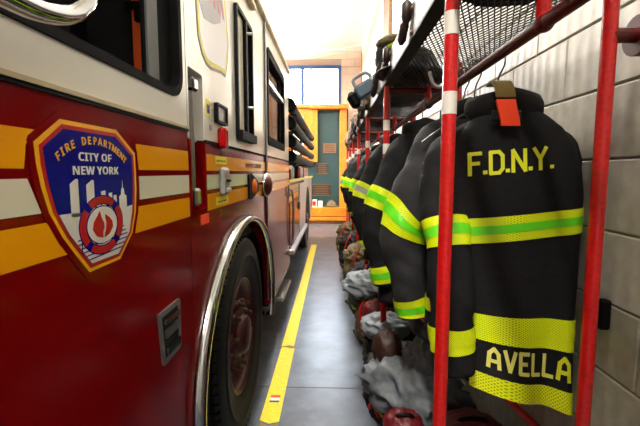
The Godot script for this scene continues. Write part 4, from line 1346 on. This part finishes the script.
func gear() -> void:
	bundle(Vector3(0.50, 0, -1.50), 0.2, M.char, 101, "charcoal trousers on boots under the nearest lettered coat", 0.36)
	bundle(Vector3(0.37, 0, -1.96), -0.2, M.char, 111, "dark trousers on boots beneath the brown hood", 0.48)
	bundle(Vector3(0.39, 0, -2.42), 0.3, M.char, 121, "dark trousers on boots below the pale blue-grey cloth", 0.50)
	bundle(Vector3(0.37, 0, -2.86), -0.2, M.tan, 131, "olive tan trousers bunched on boots beside the second rack pole", 0.56)
	bundle(Vector3(0.34, 0, -3.35), 0.1, M.char, 141, "black trousers on boots topped by the crumpled pale grey hood", 0.60)
	bundle(Vector3(0.31, 0, -4.2), 0.3, M.tan, 151, "tan trousers on boots midway down the rack", 0.60)
	bundle(Vector3(0.28, 0, -5.0), 0.1, M.char, 161, "dark trousers with red braces trailing on the floor far down", 0.60)
	bundle(Vector3(0.26, 0, -5.9), 0.0, M.tan, 171, "tan trousers farthest down the rack near the display board", 0.60)
	# grey crumpled bag, its neck drawn up
	var gb := thing("cloth_bag", Vector3(0.37, 0.39, -1.70), "large crumpled grey cloth bag behind the nearest red pole", "bag")
	var st := new_st()
	lump(st, Vector3(0, 0.06, 0), Vector3(0.20, 0.115, 0.14), 71, 0.42, 1.5, 0.0, Basis(Vector3(0, 0, 1), -0.25))
	put("sack", done(st), M.bag_grey, gb)
	var s2 := new_st()
	lump(s2, Vector3(0.0, 0.17, 0.02), Vector3(0.065, 0.12, 0.06), 72, 0.5, 2.0, 0.0, Basis(Vector3(0, 0, 1), -0.15))
	put("neck", done(s2), M.bag_grey, gb)
	put("drawstring", tube_mesh(smooth_path([Vector3(0.02, 0.24, 0.07), Vector3(0.05, 0.27, 0.06), Vector3(0.06, 0.24, 0.06), Vector3(0.05, 0.16, 0.08)], 5), 0.007, 8), M.tan, gb)
	# dark brown ball-shaped hood
	tag(put("leather_hood", lump_mesh(Vector3(0.064, 0.085, 0.07), 81, 0.18, 1.4), M.brown, self, Vector3(0.252, 0.59, -1.80)), "dark brown rounded hood sitting left of the grey cloth bag", "hood")
	tag(put("folded_cloth", lump_mesh(Vector3(0.12, 0.06, 0.10), 83, 0.4, 1.8), M.bag_pale, self, Vector3(0.30, 0.54, -2.22)), "pale blue-grey cloth lying behind the brown hood", "cloth")
	tag(put("wine_hood", lump_mesh(Vector3(0.075, 0.075, 0.075), 85, 0.12, 1.5), M.wine, self, Vector3(0.265, 0.50, -2.55)), "wine red rounded cap in front of the olive tan trousers", "cap")
	tag(put("crumpled_hood", lump_mesh(Vector3(0.13, 0.075, 0.12), 87, 0.5, 1.9), M.bag_pale, self, Vector3(0.235, 0.61, -2.82)), "crumpled pale grey hood on the bundles by the second pole", "hood")
	# tool on the floor edge
	var tl := thing("hand_tool", Vector3(0.225, 0.33, -1.83), "orange-red hand tool sticking out below the grey bag", "tool")
	put("tool_grip", tube_mesh([Vector3(-0.05, 0.08, 0), Vector3(0.07, 0.0, 0.03)], 0.022, 12), M.tool_orange, tl)
	put("tool_head", box_mesh(Vector3(0.06, 0.05, 0.05), 0.012, Vector3(-0.055, 0.09, 0)), M.brown, tl)
	put("tool_guard", tube_mesh([Vector3(-0.02, 0.02, 0.02), Vector3(-0.05, -0.03, 0.02)], 0.012, 10), M.tool_orange, tl)
	duffel(Vector3(0.28, 0.36, -1.52), Vector3(0.075, 0.06, 0.08), M.wine, 91, "small wine red pouch low behind the nearest pole, left side", "gear_pouch", "pouch")
	duffel(Vector3(0.52, 0.37, -1.46), Vector3(0.12, 0.07, 0.09), M.wine, 93, "dark wine bag on the floor pile below the lettered coat's hem", "gear_bag", "bag")
	# things up on the shelf
	var y := 1.8540
	duffel(Vector3(0.45, y, -1.13), Vector3(0.14, 0.07, 0.08), M.char, 95, "black duffel lying on the mesh shelf above the nearest coat", "gear_bag", "bag")
	duffel(Vector3(0.46, y, -2.72), Vector3(0.15, 0.12, 0.30), M.char, 96, "dark bag on the shelf past the second rack pole", "gear_bag", "bag")
	duffel(Vector3(0.46, y, -3.9), Vector3(0.15, 0.12, 0.38), M.char, 97, "long dark bag on the shelf above the third pole", "gear_bag", "bag")
	duffel(Vector3(0.46, y, -5.3), Vector3(0.15, 0.12, 0.45), M.char, 98, "dark bag on the shelf nearest its far end", "gear_bag", "bag")
	helmet(Vector3(0.40, y - 0.006, -2.08), 2.6, M.black, "black fire helmet on the shelf by the second rack pole")
	# glove, lamp and clips poking over the beam
	var gl := thing("work_glove", Vector3(0.30, 1.955, -2.42), "grey work glove with a lime cuff lying over the shelf edge", "glove")
	put("palm", lump_mesh(Vector3(0.055, 0.09, 0.05), 61, 0.25, 1.6, 0.0, Basis(), Vector3(0, 0.09, 0)), M.char, gl)
	for k in 4:
		put("finger", tube_mesh(smooth_path([Vector3(-0.035 + 0.022 * k, 0.06, 0.03), Vector3(-0.05 + 0.024 * k, 0.01, 0.05), Vector3(-0.055 + 0.024 * k, -0.03, 0.045)], 4), 0.013, 8), M.wine if k % 2 else M.char, gl)
	put("cuff", lump_mesh(Vector3(0.075, 0.028, 0.06), 62, 0.2, 1.6, 0.0, Basis(Vector3(0, 0, 1), 0.3), Vector3(0.02, 0.19, 0)), M.tan, gl)
	put("cuff_band", box_mesh(Vector3(0.10, 0.022, 0.11), 0.008, Vector3(0.045, 0.165, 0.0), Basis(Vector3(0, 0, 1), 0.5)), M.lime, gl)
	var fl := thing("box_lamp", Vector3(0.20, 1.90, -2.52), "blue-grey box lamp tilted over the edge of the shelf", "flashlight")
	var tb := Basis(Vector3(0, 0, 1), 0.55)
	put("lamp_body", box_mesh(Vector3(0.15, 0.085, 0.09), 0.015, Vector3(0.0, 0.0, 0), tb), M.blue_grey, fl)
	put("lamp_head", box_mesh(Vector3(0.06, 0.10, 0.10), 0.02, tb * Vector3(-0.10, -0.02, 0), tb), M.black, fl)
	put("lamp_handle", tube_mesh(smooth_path([tb * Vector3(-0.05, 0.04, 0), tb * Vector3(-0.04, 0.085, 0), tb * Vector3(0.04, 0.085, 0), tb * Vector3(0.06, 0.04, 0)], 5), 0.011, 8), M.bag_pale, fl)
	var pile := [[-3.0, "tan", 0.085], [-3.5, "brown", 0.08], [-4.1, "wear", 0.09], [-4.8, "char", 0.10], [-5.6, "tan", 0.10], [-6.5, "wear", 0.10], [-7.3, "brown", 0.10]]
	var pw := ["tan glove lump just past the blue-grey lamp on the shelf edge", "brown leather lump on the shelf edge before the timber post", "light brown lump on the shelf edge, third past the lamp", "charcoal lump on the shelf edge midway along the far bays", "tan lump on the shelf edge after the charcoal one", "light brown lump on the shelf edge near the far end", "brown lump last of all on the shelf edge"]
	for k in pile.size():
		var q: Array = pile[k]
		tag(put("rolled_glove", lump_mesh(Vector3(0.06, q[2], 0.12), 200 + k, 0.4, 2.0), M[q[1]], self, Vector3(0.275, 1.94, q[0])), pw[k], "glove", "gloves along the shelf edge")
	tag(put("wall_clip", box_mesh(Vector3(0.03, 0.085, 0.03), 0.005, Vector3(0.765, 1.0, -1.14)), M.black), "small black clip on the block wall right of the rear pole", "clip")

# ------------------------------------------------------------------ display at the far end
func display() -> void:
	var z := -11.2
	var t := thing("display_case", Vector3(-0.2, 0, z), "honey timber display frame around a teal board at the far wall", "display case")
	put("board", box_mesh(Vector3(1.1, 2.75, 0.03), 0, Vector3(0.06, 1.75, -0.12)), M.teal, t)
	put("post", box_mesh(Vector3(0.19, 3.2, 0.14), 0.012, Vector3(0.47, 1.6, 0)), M.pine, t)
	put("post", box_mesh(Vector3(0.20, 1.5, 0.14), 0.012, Vector3(-0.32, 2.42, 0)), M.pine, t)
	put("lintel", box_mesh(Vector3(1.9, 0.10, 0.26), 0.015, Vector3(-0.33, 3.15, 0.02)), M.pine, t)
	put("cornice", box_mesh(Vector3(1.0, 0.05, 0.30), 0.015, Vector3(0.08, 3.10, 0.03)), M.pine, t)
	put("plinth", box_mesh(Vector3(1.05, 0.24, 0.5), 0.012, Vector3(0.06, 0.32, 0.05)), M.pine, t)
	put("plinth", box_mesh(Vector3(1.08, 0.09, 0.52), 0.012, Vector3(0.06, 0.135, 0.06)), M.pine, t)
	put("plinth_base", box_mesh(Vector3(1.04, 0.09, 0.48), 0.004, Vector3(0.06, 0.045, 0.05)), M.wood, t)
	var cb := thing("wall_cabinet", Vector3(-0.95, 1.70, z), "honey timber wall cabinet with a pale notice, left of the board", "cabinet")
	put("body", box_mesh(Vector3(0.86, 1.40, 0.20), 0.012, Vector3(0, 0.70, -0.02)), M.pine, cb)
	put("door", box_mesh(Vector3(0.50, 1.2, 0.02), 0.006, Vector3(-0.1, 0.72, 0.09)), M.pine, cb)
	put("notice", box_mesh(Vector3(0.34, 1.0, 0.004), 0, Vector3(-0.02, 0.68, 0.102)), M.white_print, cb)
	for y in [0.98, 0.32]:
		put("notice_print", box_mesh(Vector3(0.22, 0.11, 0.003), 0, Vector3(0.0, y, 0.105)), M.blue_print, cb)
	# plaques
	var P := [[-0.097, 2.05, 0.36, 0.27, "light brown plaque, highest on the teal board"], [-0.30, 1.49, 0.33, 0.30, "dark bronze plaque in the middle of the teal board"], [-0.315, 0.905, 0.52, 0.33, "wide dark bronze plaque low on the teal board"]]
	for k in 3:
		var q: Array = P[k]
		var o := thing("plaque", Vector3(q[0], q[1] - q[3] / 2, z - 0.10), q[4], "plaque")
		put("tablet", box_mesh(Vector3(q[2], q[3], 0.02), 0.006, Vector3(0, q[3] / 2, 0.005)), M.plaque_light if k == 0 else M.plaque, o)
		for j in 4:
			put("text_line", box_mesh(Vector3(q[2] * (0.75 - 0.1 * (j % 2)), 0.018, 0.004), 0, Vector3(0, q[3] * (0.2 + 0.2 * j), 0.017)), M.plaque if k == 0 else M.plaque_light, o)
		for s in [-1, 1]:
			put("rim", box_mesh(Vector3(q[2], 0.02, 0.012), 0.003, Vector3(0, q[3] / 2 + s * (q[3] / 2 - 0.01), 0.018)), M.plaque_light, o)
	# things on the plinth
	var c := thing("carton", Vector3(-0.50, 0.44, z + 0.08), "red and white carton at the left end of the plinth", "carton")
	put("box", box_mesh(Vector3(0.12, 0.21, 0.09), 0.006, Vector3(0, 0.105, 0)), M.white_print, c)
	put("red_panel", box_mesh(Vector3(0.08, 0.12, 0.003), 0, Vector3(-0.01, 0.1, 0.0465)), M.red_print, c)
	var c2 := thing("carton", Vector3(-0.345, 0.44, z + 0.10), "plain white carton right of the red and white one", "carton")
	put("box", box_mesh(Vector3(0.12, 0.17, 0.09), 0.006, Vector3(0, 0.085, 0)), M.white_print, c2)
	put("flap", box_mesh(Vector3(0.10, 0.006, 0.07), 0.002, Vector3(0, 0.173, 0)), M.cream, c2)
	helmet(Vector3(-0.04, 0.455, z + 0.06), 0.6, M.tan, "worn tan fire helmet on the timber plinth below the teal board")

func _ready() -> void:
	rng.seed = 7
	materials()
	camera_and_sky()
	lamps()
	room()
	fire_engine()
	rack()
	near_coat()
	other_coats()
	gear()
	display()
